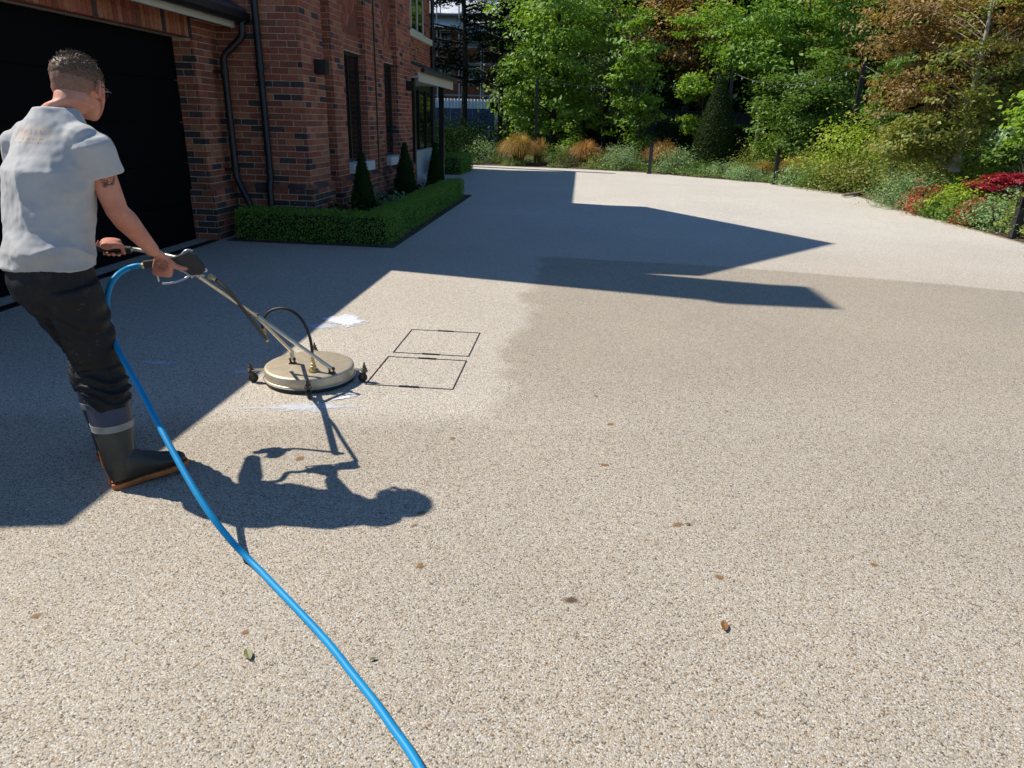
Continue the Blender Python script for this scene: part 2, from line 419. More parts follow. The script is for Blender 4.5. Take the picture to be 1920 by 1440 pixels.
for a, b, x in segs: core.box(-3.77, x, a, b, 0, 5.75)
for a, b in ((10.65, 11.72), (12.79, 13.72)):
    core.box(-3.77, -3.455-MP, a, b, 0, .68); core.box(-3.77, -3.50-MP, a, b, 2.39, 2.62); core.box(-3.77, -3.545, a, b, 2.62, 5.75)
for a, b in ((9.0, 9.8), (10.13, 14.85)): core.box(-3.5, FX+.055-MP, a-.055+MP, b, 0, .60)
core.box(-4.4, -3.5, 8.945+MP, 9.05, 0, .60)
# gable of the main body
core.add([(-12, 9.008, 5.75), (-12, 14.85, 5.75), (-12, 11.65, 8.0), (FX-MP, 9.008, 5.75), (FX-MP, 14.85, 5.75), (FX-MP, 11.65, 8.0)], [(0, 2, 1), (3, 4, 5), (0, 3, 5, 2), (1, 2, 5, 4), (0, 1, 4, 3)])
# far wing, set back
core.box(-12, -4.80-MP, 14.85, 23.5, 0, 5.5)
core.build('wall', M['mortar'], house)
B = []
FN = (0, -1, 0); EX = (1, 0, 0); EY = (0, 1, 0)
lay(B, (0, 9.0, 0), EX, FN, -5.2, FX, .62, 5.75, dark=.09, weights=(6, 2, 4))                # wall that faces the viewer
lay(B, (0, 8.945, 0), EX, FN, -4.40, FX+.055, 0, .60, dark=.45, weights=(2, 0, 3))
lay(B, (FX, 0, 0), EY, EX, 9.0, 9.8, .62, 5.75, dark=.10, bond=.11, weights=(5, 5, 2))
lay(B, (FX, 0, 0), EY, EX, 10.13, 10.65, .62, 5.75, dark=.09, weights=(5, 5, 2))
lay(B, (FX, 0, 0), EY, EX, 11.72, 12.79, .62, 5.75, dark=.12, weights=(6, 3, 2))
lay(B, (FX, 0, 0), EY, EX, 13.72, 14.85, .62, 5.75, dark=.12, weights=(6, 3, 2))
lay(B, (FX+.055, 0, 0), EY, EX, 8.945, 9.8, 0, .60, dark=.45, weights=(2, 0, 3))
lay(B, (FX+.055, 0, 0), EY, EX, 10.13, 10.65, 0, .60, dark=.4, weights=(3, 0, 3))
lay(B, (FX+.055, 0, 0), EY, EX, 10.65, 14.85, 0, .60, dark=.4, weights=(3, 0, 3))
lay(B, (0, 10.13-.055, 0), EX, FN, -3.60, FX+.055, 0, .60, dark=.4)
lay(B, (-3.592, 0, 0), EY, EX, 9.8, 10.13, 0, 5.75, dark=.1)
for a, b in ((10.65, 11.72), (12.79, 13.72)):
    lay(B, (-3.455, 0, 0), EY, EX, a, b, .6, .68, dark=.3); lay(B, (-3.50, 0, 0), EY, EX, a, b, 2.39, 2.63, dark=.1)
for y in (10.13, 11.72, 13.72): lay(B, (0, y, 0), EX, FN, -3.76, FX, .62, 5.75, dark=.1, bond=.02, weights=(6, 1, 3))
lay(B, (-4.80, 0, 0), EY, EX, 18.0, 23.5, 2.6, 5.5, dark=.15, weights=(6, 1, 4))
lay(B, (-4.80, 0, 0), EY, EX, 14.85, 18.0, 2.6, 5.5, dark=.15)
G_ = []
lay(G_, (FX, 0, 0), EY, EX, 9.0, 14.85, 5.76, 8.0, dark=.1)
B += [q for q in G_ if q[0].z < 5.72+2.25*(1-abs(q[0].y-11.8)/2.95)]
# sloping plinth course
for a, b in ((9.0-.05, 9.8), (10.13, 14.85)):
    n_ = max(1, round((b-a)/.225))
    for i in range(n_):
        y = a+(i+.5)*(b-a)/n_; t_ = V((.055, 0, -.06)).normalized(); nn = V((.06, 0, .055)).normalized()
        B.append((V((FX+.030, y, .628)), V((0, 1, 0)), t_, nn, (b-a)/n_-.01, .075, 3 if i % 3 else 2, .04))
for i in range(4):
    B.append((V((-4.28+i*.225, 8.970, .628)), V((1, 0, 0)), V((0, -.055, -.06)).normalized(), V((0, -.06, .055)).normalized(), .215, .075, 3 if i % 2 else 2, .04))
# diagonal (herringbone) infill over each window
for a, b in ((10.65, 11.72), (12.79, 13.72)):
    s = .2121; w_ = .215; h_ = .065
    c0 = V((-3.534, (a+b)/2, 4.0))
    d1 = V((0, 1, 1)).normalized(); d2 = V((0, -1, 1)).normalized()
    W = .075
    for r_ in range(-50, 51):
        for m6 in range(-12, 13):
            for c, uu, vv in ((c0+d1*((r_+1.5+6*m6)*W)+d2*((r_+.5)*W), d1, d2), (c0+d1*((r_+.5)*W)+d2*((r_-3.5+6*m6)*W), d2, d1)):
                if a-.02 < c.y < b+.02 and 2.56 < c.z < 5.7: B.append((c+V((random.uniform(-.002, .002), 0, 0)), uu, vv, V((1, 0, 0)), w_, h_, random.choice((0, 1, 2, 2)), .02))
place_bricks(B, house, HB, 300)
# windows
def slot_window(a, b):
    m = MB(); x0, x1 = -3.60, -3.55
    for q in ((a, a+.05), (b-.05, b)): m.box(x0, x1, q[0], q[1], .82, 2.39)
    m.box(x0, x1, a+.05, b-.05, .82, .87); m.box(x0, x1, a+.05, b-.05, 2.34, 2.39); m.box(x0, x1, (a+b)/2-.02, (a+b)/2+.02, .87, 2.34)
    w = m.build('window', M['black_paint'], house)
    MB().box(-3.585, -3.575, a+.05, b-.05, .87, 2.34).build('pane', M['glass'], w)
    MB().box(-3.76, -3.35, a-.02, b+.02, .68, .82).build('sill', M['white_stone'], w)
for a, b in ((10.65, 11.72), (12.79, 13.72)): slot_window(a, b)
# upper window of the far wing
def upper_window():
    y0, y1, z0, z1 = 20.75, 22.35, 3.72, 5.0
    m = MB()
    for q in ((y0, y0+.07), (y1-.07, y1), ((y0+y1)/2-.04, (y0+y1)/2+.04)): m.box(-4.80, -4.76, q[0], q[1], z0, z1)
    m.box(-4.80, -4.76, y0, y1, z0, z0+.06); m.box(-4.80, -4.76, y0, y1, z1-.06, z1)
    w = m.build('window', M['cream'], house, label='cream framed upstairs window')
    MB().box(-4.798, -4.782, y0+.06, y1-.06, z0+.05, z1-.05).build('pane', M['glass'], w)
    MB().box(-4.81, -4.70, y0-.9, y1+1.0, z0-.16, z0).build('sill', M['cream'], w)
upper_window()
# roof slabs
m = MB(); E0 = (8.45, 5.45); A0 = (11.65, 8.22); E1 = (14.9, 5.42)
for (ya, za), (yb, zb) in ((E0, A0), (A0, E1)):
    m.add([(x, y, z) for x in (-12.3, -3.10) for (y, z) in ((ya, za), (yb, zb), (yb, zb-.16), (ya, za-.16))], [(0, 1, 2, 3)[::-1], (4, 5, 6, 7), (0, 4, 5, 1)[::-1], (1, 5, 6, 2)[::-1], (2, 6, 7, 3)[::-1], (3, 7, 4, 0)[::-1]])
m.add([(x, y, z) for y in (14.6, 24.3) for (x, z) in ((-4.50, 5.40), (-8.4, 7.6), (-12.3, 5.4), (-12.3, 5.25), (-8.4, 7.4), (-4.50, 5.25))],
      [(0, 1, 2, 3, 4, 5), (6, 7, 8, 9, 10, 11)[::-1]]+[(i, (i+1) % 6, (i+1) % 6+6, i+6)[::-1] for i in range(6)])
roof = m.build('roof', M['slate'], house)
ch = MB(); ch.box(-5.9, -5.02, 7.92, 8.74, 2.6, 8.8); ch.box(-5.95, -4.98, 7.88, 8.78, 8.8, 9.0); ch.box(-5.65, -5.30, 24.45, 24.75, 0, 7.9)
ch.build('chimney', BR[0], house)
# canopy over the entrance
cn = MB()
cn.box(-4.8, -3.30, 14.88, 18.75, 2.24, 2.27)
can = cn.build('canopy', M['cream'], house)
MB().box(-3.30, -3.27, 14.86, 18.78, 2.17, 2.35).build('fascia', M['cream'], can)
MB().tube([(-3.20, 14.86, 2.375), (-3.20, 18.85, 2.375)], .045, 8).build('gutter', M['cast_black'], can)
tl = MB(); nrow = 12
for i in range(nrow):
    f0, f1 = i/nrow, (i+1)/nrow
    x0 = -3.18-1.62*f0; x1 = -3.18-1.62*f1; z0_ = 2.41+.56*f0+.03; z1_ = 2.41+.56*f1+.012; k = 0; y = 14.9-(.15 if i % 2 else 0)
    ymax = 19.0-.9*f0
    while y < ymax:
        a = max(14.88, y); b = min(ymax, y+.3); y += .31
        if b-a < .04: continue
        tl.add([(x0, a, z0_), (x0, b, z0_), (x1, b, z1_), (x1, a, z1_), (x0, a, z0_-.02), (x0, b, z0_-.02), (x1, b, z1_-.02), (x1, a, z1_-.02)],
               [(0, 1, 2, 3), (4, 7, 6, 5), (0, 4, 5, 1), (1, 5, 6, 2), (2, 6, 7, 3), (3, 7, 4, 0)])
tl.build('slates', M['slate'], house, kind='stuff')
for y in (15.2, 18.4): MB().box(-3.56, -3.44, y-.06, y+.06, 0, 2.24).build('post', M['black_paint'], house)
# glazed dark entrance behind the canopy and the pale low wall in front of it
m = MB(); m.box(-4.82, -4.76, 15.0, 23.4, 0, 2.6)
for y in (15.3, 16.3, 17.3, 18.3, 19.3, 20.3, 21.3, 22.3, 23.3): m.box(-4.76, -4.70, y-.03, y+.03, .0, 2.24)
en = m.build('door', M['black_paint'], house)
for y in (15.3, 16.3, 17.3, 18.3, 19.3, 20.3, 21.3, 22.3): MB().box(-4.755, -4.745, y+.06, y+.94, .1, 2.2).build('pane', M['glass'], en)
wl = MB(); wl.box(-4.60, -4.45, 18.8, 22.6, 0, .58); wl.box(-4.63, -4.42, 18.75, 22.65, .58, .63)
lw = wl.build('low_wall', M['white_stone']); tag(lw, 'low white rendered wall behind the porch posts', 'wall')
# black pipe at the corner of the far wing
tag(MB().tube([(-4.72, 23.46, 0), (-4.72, 23.46, 5.3)], .06, 10).build('downpipe', M['cast_black']), 'black downpipe at the far end of the upstairs brick wing', 'drainpipe')
# thin cable and conduit on the middle pier
tag(MB().tube([(FX+.012, 12.22, .62), (FX+.012, 12.22, 5.6)], .012, 6).build('conduit', M['cast_black']), 'thin black conduit running up the brick pier between the two slot windows', 'conduit')

# ------------------------------------------------------------------ garage
GB = (-7.0, 4.0, 0.0)
gar = thing('garage', 'brick garage wing with a wide black door, behind the man', 'garage', GB)
GX = -4.47
core = MB()
core.box(-10, -4.76, 8.42+MP, 8.99, 0, 2.6); core.box(-4.77, GX-MP, 8.42+MP, 8.99, 0, 2.62)
core.box(-4.95, GX-MP, 2.75+MP, 8.42+MP, 2.28+MP, 2.64); core.box(-4.95, GX-MP, 2.75+MP, 3.2, 0, 2.28)
core.box(GX-.1, GX+.055-MP, 8.365+MP, 8.99, 0, .60); core.box(-4.73, GX, 8.365+MP, 8.5, 0, .60)
core.box(-10, -9.9, 2.9, 8.4, 0, 2.6); core.box(-9.9, -4.95, 2.75+MP, 2.9, 0, 2.6)
core.build('wall', M['mortar'], gar)
B = []
lay(B, (GX, 0, 0), EY, EX, 8.42, 8.99, .62, 2.64, dark=.12, weights=(3, 3, 4), bond=.08)
lay(B, (0, 8.42, 0), EX, FN, -4.75, GX, .62, 2.28, dark=.25, weights=(2, 2, 5), bond=-.02)
lay(B, (GX+.055, 0, 0), EY, EX, 8.365, 8.99, 0, .60, dark=.5, weights=(2, 0, 3))
lay(B, (0, 8.365, 0), EX, FN, -4.73, GX+.055, 0, .60, dark=.5, weights=(2, 0, 3), bond=.05)
lay(B, (GX, 0, 0), EY, EX, 2.75, 3.2, 0, 2.28, dark=.15)
lay(B, (0, 2.75, 0), EX, FN, -9.9, GX, 0, 2.6, dark=.15)
y = 8.42-.0325-.005
while y > 2.8:      # two rows of bricks on end over the opening
    for zc in (2.28+.1075+.005, 2.28+.1075+.23):
        if zc+.1 > 2.72: continue
        rr = random.random(); B.append((V((GX+random.uniform(-.0015, .0015), y, zc)), V((0, 0, 1)), V((0, 1, 0)), V((1, 0, 0)), .215, .065, 3 if rr < .07 else random.choice((0, 1, 1, 2)), .05))
    y -= .075
y = 8.42-.04
while y > 3.25:
    B.append((V((GX-.06, y, 2.2795)), V((1, 0, 0)), V((0, 1, 0)), V((0, 0, -1)), .10, .065, 2, .03)); y -= .075
for b_ in range(3): B.append((V((GX+.030, 8.47+b_*.2, .628)), V((0, 1, 0)), V((.055, 0, -.06)).normalized(), V((.06, 0, .055)).normalized(), .19, .075, 2, .04))
place_bricks(B, gar, GB, 300)
# sectional door
for i in range(5):
    MB().box(-4.76, -4.72, 3.2, 8.42, i*.456+.012, (i+1)*.456-.004).build('door_panel', M['door_black'], gar)
MB().box(-4.86, -4.77, 3.1, 8.42, 0, 2.28).build('door_backing', M['void'], gar)
m = MB(); m.add([(x, y, z) for y in (2.6, 8.96) for (x, z) in ((-4.05, 2.64), (-7.4, 4.6), (-10.6, 2.6), (-10.6, 2.5), (-7.4, 4.45), (-4.05, 2.56))],
      [(0, 1, 2, 3, 4, 5), (6, 7, 8, 9, 10, 11)[::-1]]+[(i, (i+1) % 6, (i+1) % 6+6, i+6)[::-1] for i in range(6)])
m.build('roof', M['slate'], gar)
MB().box(GX-.02, -4.12, 2.65, 8.93, 2.575, 2.60).build('soffit', M['black_paint'], gar)
MB().box(-4.20, -4.17, 2.65, 8.88, 2.435, 2.66).build('fascia', M['cream'], gar)
gt = MB(); prof = [(-4.16, 2.60), (-4.155, 2.53), (-4.12, 2.49), (-4.06, 2.49), (-4.02, 2.53), (-4.01, 2.60)]
gt.add([(x, y, z) for y in (2.6, 8.97) for x, z in prof], [(0, 1, 2, 3, 4, 5), (6, 7, 8, 9, 10, 11)[::-1]]+[(i, i+1, i+7, i+6)[::-1] for i in range(5)]+[(5, 0, 6, 11)[::-1]])
gt.build('gutter', M['cast_black'], gar)
# downpipes
def pipe(pts, rad, label, clips):
    o = thing('downpipe', label, 'drainpipe', tuple(pts[-1]), 'black downpipes on the house walls')
    m = MB(); m.tube(pts, rad, 14); m.build('pipe', M['cast_black'], o, smooth=True)
    k = MB()
    for c, d in clips:
        k = MB(); k.tube([V(c)-V((0, 0, .03)), V(c)+V((0, 0, .03))], rad*1.22, 12); k.bar(c, V(c)+V(d), .05, .03); k.build('clip', M['cast_black'], o)
p1x, p1y = -4.335, 8.83
pipe([V((-4.08, 8.86, 2.52)), V((-4.08, 8.86, 2.40)), V((-4.10, 8.86, 2.33)), V((-4.30, 8.84, 2.16)), V((p1x, p1y, 2.10)), V((p1x, p1y, 1.2)), V((p1x, p1y, .74)), V((p1x+.02, p1y, .68)), V((p1x+.13, p1y-.02, .45)), V((p1x+.16, p1y-.02, .38)), V((p1x+.17, p1y-.02, .02))], .042,
     'black downpipe with a swan neck beside the garage pier', [((p1x, p1y, 1.95), (-.13, 0, 0)), ((p1x, p1y, .82), (-.13, 0, 0))])
pipe([V((-3.93, 8.93, 5.4)), V((-3.93, 8.93, 2.5)), V((-3.93, 8.93, .72)), V((-3.93, 8.88, .62)), V((-3.93, 8.88, .02))], .042,
     'straight black downpipe on the brick wall between garage and corner pier', [((-3.93, 8.93, 2.03), (.09, .06, 0)), ((-3.93, 8.93, .80), (.09, .06, 0))])
# wall lights
for y, lb in ((9.48, 'black box wall light on the corner pier nearest the garage'), (14.45, 'black box wall light on the last pier before the canopy')):
    o = thing('wall_light', lb, 'wall light', (FX, y, 1.98), 'black wall lights on the brick piers')
    MB().box(FX+.006, FX+.15, y-.07, y+.07, 1.985, 2.155).build('lamp_body', M['black_paint'], o)
    MB().box(FX-.004, FX+.006, y-.05, y+.05, 2.0, 2.14).build('back_plate', M['cast_black'], o)
    MB().box(FX+.03, FX+.13, y-.045, y+.045, 1.978, 1.985).build('lens', M['glass'], o)
# channel drain in front of the garage
dr = MB(); dr.box(-4.52, -4.41, 2.8, 8.36, -.02, .004)
o = dr.build('drain_channel', M['cast_black']); tag(o, 'black slotted drain channel along the front of the garage door', 'drain')
gm = MB()
y = 8.3
while y > 3.5:
    gm.box(-4.505, -4.425, y-.02, y, .004, .009); y -= .032
gm.build('grate', M['black_paint'], o, kind='stuff')
# ================================================================== SURFACE CLEANER
M['steel'] = grained('brushed_steel', (.52, .44, .32), .14, 22, .46, .08, 150, .001, metal=.45)
M['steel_edge'] = grained('worn_steel_tube', (.60, .56, .46), .15, 30, .38, .06, 150, .001, metal=.8)
M['chrome'] = grained('grey_metal', (.58, .58, .60), .1, 30, .3, 0, metal=.6)
M['brass'] = grained('brass_fitting', (.50, .42, .22), .2, 40, .35, 0, metal=.8)
M['rubber'] = grained('black_rubber', (.014, .014, .015), .3, 40, .55, .15, 200, .001)
M['plastic'] = grained('black_plastic', (.018, .018, .017), .25, 30, .5, .1, 200, .001)
M['rust'] = grained('rusty_steel', (.10, .07, .05), .5, 60, .7, .3, 150, .002, metal=.3)
TOP = .100
WC = V((-1.547, 3.822, 0)); WR = .262
wash = thing('surface_cleaner', 'round steel surface cleaner on castors with a long pole, on the cleaned gravel', 'pressure washer', WC)
MB().lathe(WC, [(WR-.012, .030), (WR+.002, .032), (WR+.003, .038), (WR, .040), (WR, .082), (WR-.003, .088), (WR-.010, .0925), (WR-.02, .0945), (.06, .0985), (.02, .0995)], 64).build('deck', M['steel'], wash, smooth=True)
MB().lathe(WC, [(WR+.005, .025), (WR+.008, .028), (WR+.005, .032)], 64).build('rim', M['steel_edge'], wash, smooth=True)
bm_ = MB()
for i in range(150):
    a = 2*math.pi*i/150; c = WC+V((math.cos(a), math.sin(a), 0))*(WR-.004); d = V((-math.sin(a), math.cos(a), 0))
    bm_.obox(c+V((0, 0, .017)), d, V((math.cos(a), math.sin(a), .12)).normalized(), V((0, 0, 1)), .0045, .003, .014)
bm_.build('brush_skirt', M['rubber'], wash, kind='stuff')
MB().lathe(WC, [(WR-.02, .004), (WR-.012, .030)], 48).build('skirt_ring', M['rubber'], wash)
for px, py in ((480, 716), (690, 716), (579, 752), (594, 668)):
    g0 = G(px, py); d = (g0-WC); d.z = 0; d.normalize(); s = V((-d.y, d.x, 0)); e = WC+d*(WR+.075)
    cs = MB(); cs.bar(WC+d*(WR-.005)+V((0, 0, .076)), e+d*.012+V((0, 0, .076)), .028, .006)
    ca = cs.build('castor_arm', M['steel_edge'], wash)
    k = MB(); k.lathe(e+V((0, 0, .074)), [(.016, 0), (.016, .012), (.010, .014), (.010, .030), (.006, .034), (.004, .05)], 12)
    k.lathe(e, [(.020, .066), (.020, .073)], 14)
    for q in (-1, 1): k.bar(e+s*q*.015+V((0, 0, .070)), e+s*q*.015-d*.012+V((0, 0, .026)), .018, .003, upv=s)
    k.build('castor_fork', M['rust'], ca)
    k = MB(); k.lathe(e-d*.012+V((0, 0, .028))-s*.010, [(.012, 0), (.026, .002), (.028, .006), (.028, .014), (.026, .018), (.012, .020)], 20, axis=s)
    k.build('castor_wheel', M['rubber'], ca)
Bk1 = G(549, 681, TOP); Bk2 = G(622, 699, TOP)
for b in (Bk1, Bk2):
    k = MB(); k.box(b.x-.02, b.x+.02, b.y-.014, b.y+.014, TOP-.004, TOP+.003); k.box(b.x-.014, b.x-.010, b.y-.012, b.y+.012, TOP+.003, TOP+.036); k.box(b.x+.010, b.x+.014, b.y-.012, b.y+.012, TOP+.003, TOP+.036)
    k.tube([b+V((-.02, 0, .026)), b+V((.02, 0, .026))], .006, 8); k.build('hinge_bracket', M['rust'], wash)
CV = V((-1.735, 3.56, .463)); DT = G(366, 514, .80)
m = MB(); m.tube([Bk1+V((0, 0, .022)), Bk1+V((0, 0, .075))], .012, 10); m.tube([Bk1+V((.006, 0, .070)), CV], .010, 10); m.tube([Bk2+V((0, 0, .026)), CV+V((.02, .0, -.01))], .011, 10)
m.build('lower_fork', M['steel_edge'], wash, smooth=True)
pd_ = (DT-CV).normalized(); sd_ = CV-EYEV; sd_ = (sd_-pd_*sd_.dot(pd_)).normalized()*.018
m = MB()
for q in (-1, 1): m.tube([CV+sd_*q-(DT-CV).normalized()*.03, DT+sd_*q], .0095, 10)
m.bar(CV-pd_*.02, CV+(DT-CV)*.62, .005, .036, upv=sd_); m.bar(CV+(DT-CV)*.93, DT+(DT-CV)*.02, .008, .045, upv=sd_)
m.build('pole', M['steel_edge'], wash, smooth=True)
k = MB(); k.tube([CV+V((-.03, 0, .0)), CV+V((.03, 0, 0))], .007, 8); k.build('pivot_bolt', M['rust'], wash)
# swivel, hoop hose
SW = G(588, 695, TOP)
MB().lathe(SW, [(.030, 0), (.030, .008), (.018, .010), (.018, .030), (.014, .032), (.014, .048), (.010, .05), (.010, .085)], 16).build('swivel', M['brass'], wash, smooth=True)
HA = V((-1.76, 3.52, .40)); HA = onp(496, 628, CV, DT)
hp = [onp(x, y, HA, SW) for x, y in ((496, 628), (492, 610), (496, 595), (506, 584), (522, 578.5), (540, 580), (557, 590), (570, 606), (579, 626), (584, 648))]+[SW+V((0, 0, .075))]
MB().tube(smooth_path(hp, 6), .0085, 10).build('hoop_hose', M['rubber'], wash, smooth=True)
GA = G(266, 499, .865); GB_ = G(372, 512, .825)
bp = [onp(x, y, GA, GB_) for x, y in ((393, 518), (404, 524))]+[onp(x, y, GB_, HA) for x, y in ((418, 535), (436, 553), (455, 578), (474, 603), (490, 624), (499, 636))]
k = MB(); k.tube([bp[0], bp[1]], .011, 10); k.lathe(bp[0], [(.014, -.006), (.014, .01)], 6, axis=(bp[1]-bp[0])); k.tube([bp[-1], bp[-1]+(bp[-1]-bp[-2]).normalized()*.02], .010, 8); k.tube([HA, HA+(hp[1]-HA)*.7], .0115, 8)
k.build('hose_fitting', M['brass'], wash)
MB().tube(smooth_path([bp[1]]+bp[2:], 5), .009, 10).build('black_hose', M['rubber'], wash, smooth=True)
# spray gun
gd = (GB_-GA).normalized(); gn = V((0, 0, 1)); gs = gd.cross(gn).normalized(); gn = gs.cross(gd)
def gp(px, py): return onp(px, py, GA, GB_)
def plate(pts, th, m=None):
    m = m or MB(); n = len(pts); a = [p-gs*th for p in pts]; b = [p+gs*th for p in pts]
    return m.add(a+b, [tuple(range(n)), tuple(range(n, 2*n))[::-1]]+[(i, i+n, (i+1) % n+n, (i+1) % n) for i in range(n)])
m = plate([gp(*q) for q in ((268, 490), (330, 481), (342, 476), (352, 472), (366, 478), (380, 494), (386, 506), (376, 514), (356, 514), (342, 497), (330, 493), (272, 502))], .017)
m.build('spray_gun', M['plastic'], wash)
MB().tube([gp(266, 499), gp(276, 496)], .0135, 12).build('hose_fitting', M['brass'], wash)
k = MB(); k.tube(smooth_path([gp(x, y) for x, y in ((322, 500), (338, 506), (351, 513), (354, 517), (345, 523), (325, 530), (304, 532))], 5), .0048, 8)
k.tube(smooth_path([gp(x, y) for x, y in ((341, 477), (347, 471), (354, 469), (361, 471))], 4), .005, 8)
k.tube(smooth_path([gp(x, y) for x, y in ((358, 520), (364, 516), (374, 515), (384, 517))], 4), .0055, 8)
k.build('trigger_guard', M['chrome'], wash, smooth=True)
MB().tube([gp(294, 513), gp(298, 528)], .004, 8).build('trigger', M['chrome'], wash)
k = MB(); k.tube([gp(383, 507), gp(388, 505)], .008, 8); k.lathe(gp(385, 506), [(.009, -.01), (.009, .01)], 8, axis=gs); k.build('valve_knob', M['chrome'], wash)
# left hand bar
LG = G(212, 465, .90); la = (V((-1.98, 3.06, .885))-V((-2.22, 2.98, .905))).normalized()
LG = V((-2.115, 3.01, .90))
m = MB(); m.tube(smooth_path([DT+V((0, 0, .0)), DT+V((-.02, .02, .05)), LG+la*.13, LG+la*.07], 5), .010, 10); m.build('side_bar', M['steel_edge'], wash, smooth=True)
MB().tube([LG-la*.075, LG+la*.085], .0165, 14).build('side_grip', M['rubber'], wash, smooth=True)
# ------------------------------------------------------------------ blue hose
M['blue_hose'] = grained('blue_hose', (.003, .24, .50), .10, 8, .5, .05, 300, .001, 0, .3)
PA, PB = GA, V((-1.95, 2.62, 0))
hz = [(268, 498, None), (254, 499, None), (238, 504, None), (221, 515, .845), (208, 533, .81), (201, 558, .755), (201, 586, .70), (207, 618, .645), (220, 652, .59), (240, 690, .53), (262, 728, .47), (290, 782, .395), (318, 835, .325), (345, 884, .262), (372, 930, .205), (400, 972, .148), (430, 1010, .085), (456, 1038, .036), (482, 1064, .0125),
      (510, 1093, .0125), (560, 1145, .0125), (615, 1205, .0125), (660, 1262, .0125), (700, 1312, .0125), (738, 1366, .0125), (768, 1408, .0125), (795, 1456, .0125), (815, 1520, .0125), (830, 1620, .0125)]
hpath = []
for x, y, z in hz: hpath.append(gp(x, y) if z is None else G(x, y, z))
hpath = smooth_path(hpath, 7)
for p in hpath: p.z = max(p.z, .0122)
ho = MB().tube(hpath, .0118, 12).build('hose', M['blue_hose'], smooth=True)
tag(ho, 'bright blue high pressure hose running from the spray gun across the gravel', 'hose')

# ================================================================== PERSON
def evald(o, mods):
    for typ, kw in mods:
        q = o.modifiers.new('m', typ)
        for k, v in kw.items(): setattr(q, k, v)
    dg = bpy.context.evaluated_depsgraph_get(); me = bpy.data.meshes.new_from_object(o.evaluated_get(dg))
    return me
class Blob:
    """overlapping closed lofts fused into one surface"""
    def __init__(s): s.m = MB()
    def loft(s, rings, n=20):
        """rings: (centre, a, b) with a, b half-axis vectors"""
        vs = []; k = len(rings)
        for c, a, b in rings:
            for j in range(n):
                t = 2*math.pi*j/n; vs.append(V(c)+V(a)*math.cos(t)+V(b)*math.sin(t))
        fs = [(i*n+j, i*n+(j+1) % n, (i+1)*n+(j+1) % n, (i+1)*n+j) for i in range(k-1) for j in range(n)]
        fs += [tuple(range(n))[::-1], tuple(range((k-1)*n, k*n))]
        s.m.add(vs, fs); return s
    def limb(s, pts, rad, n=16, cap=True):
        pts = [V(p) for p in pts]; t0 = (pts[1]-pts[0]).normalized(); t1 = (pts[-1]-pts[-2]).normalized()
        if cap:
            pts = [pts[0]-t0*rad[0]*.75, pts[0]-t0*rad[0]*.4]+pts+[pts[-1]+t1*rad[-1]*.4, pts[-1]+t1*rad[-1]*.75]
            rad = [rad[0]*.45, rad[0]*.85]+list(rad)+[rad[-1]*.85, rad[-1]*.45]
        s.m.tube(pts, rad, n); return s
    def ell(s, c, a, b, d, n=16):
        c = V(c); R_ = []
        for i in range(1, 12):
            t = math.pi*i/12; R_.append((c-V(d)*math.cos(t), V(a)*math.sin(t), V(b)*math.sin(t)))
        return s.loft(R_, n)
    def done(s, name, mats, parent, voxel=.006, smooth=4, disp=None, decimate=None, factor=.5):
        me = bpy.data.meshes.new(name); me.from_pydata(s.m.v, [], s.m.f); bm = bmesh.new(); bm.from_mesh(me)
        bmesh.ops.recalc_face_normals(bm, faces=bm.faces); bm.to_mesh(me); bm.free()
        o = bpy.data.objects.new('t', me); C.objects.link(o)
        me2 = evald(o, [('REMESH', dict(mode='VOXEL', voxel_size=voxel, use_smooth_shade=True)), ('SMOOTH', dict(factor=factor, iterations=smooth))])
        bpy.data.objects.remove(o)
        if disp:
            n = len(me2.vertices); co = np.empty(n*3); no = np.empty(n*3)
            me2.vertices.foreach_get('co', co); me2.vertices.foreach_get('normal', no)
            co = co.reshape(-1, 3); no = no.reshape(-1, 3)
            dd = np.array([disp(V(p), V(q)) for p, q in zip(co, no)]); co = co+no*dd[:, None]
            me2.vertices.foreach_set('co', co.ravel()); me2.update()
        me2.name = name; me2.materials.clear()
        for q in (mats if isinstance(mats, (list, tuple)) else [mats]): me2.materials.append(q)
        o = link(name, me2, parent, True); return o
PB0 = V((-1.95, 2.55, 0))
man = thing('person', 'man in grey t-shirt, black trousers and rubber boots pushing the steel surface cleaner', 'person', PB0)
F = V((.33, .944, 0)); Rm = V((.944, -.33, 0)); Z = V((0, 0, 1))
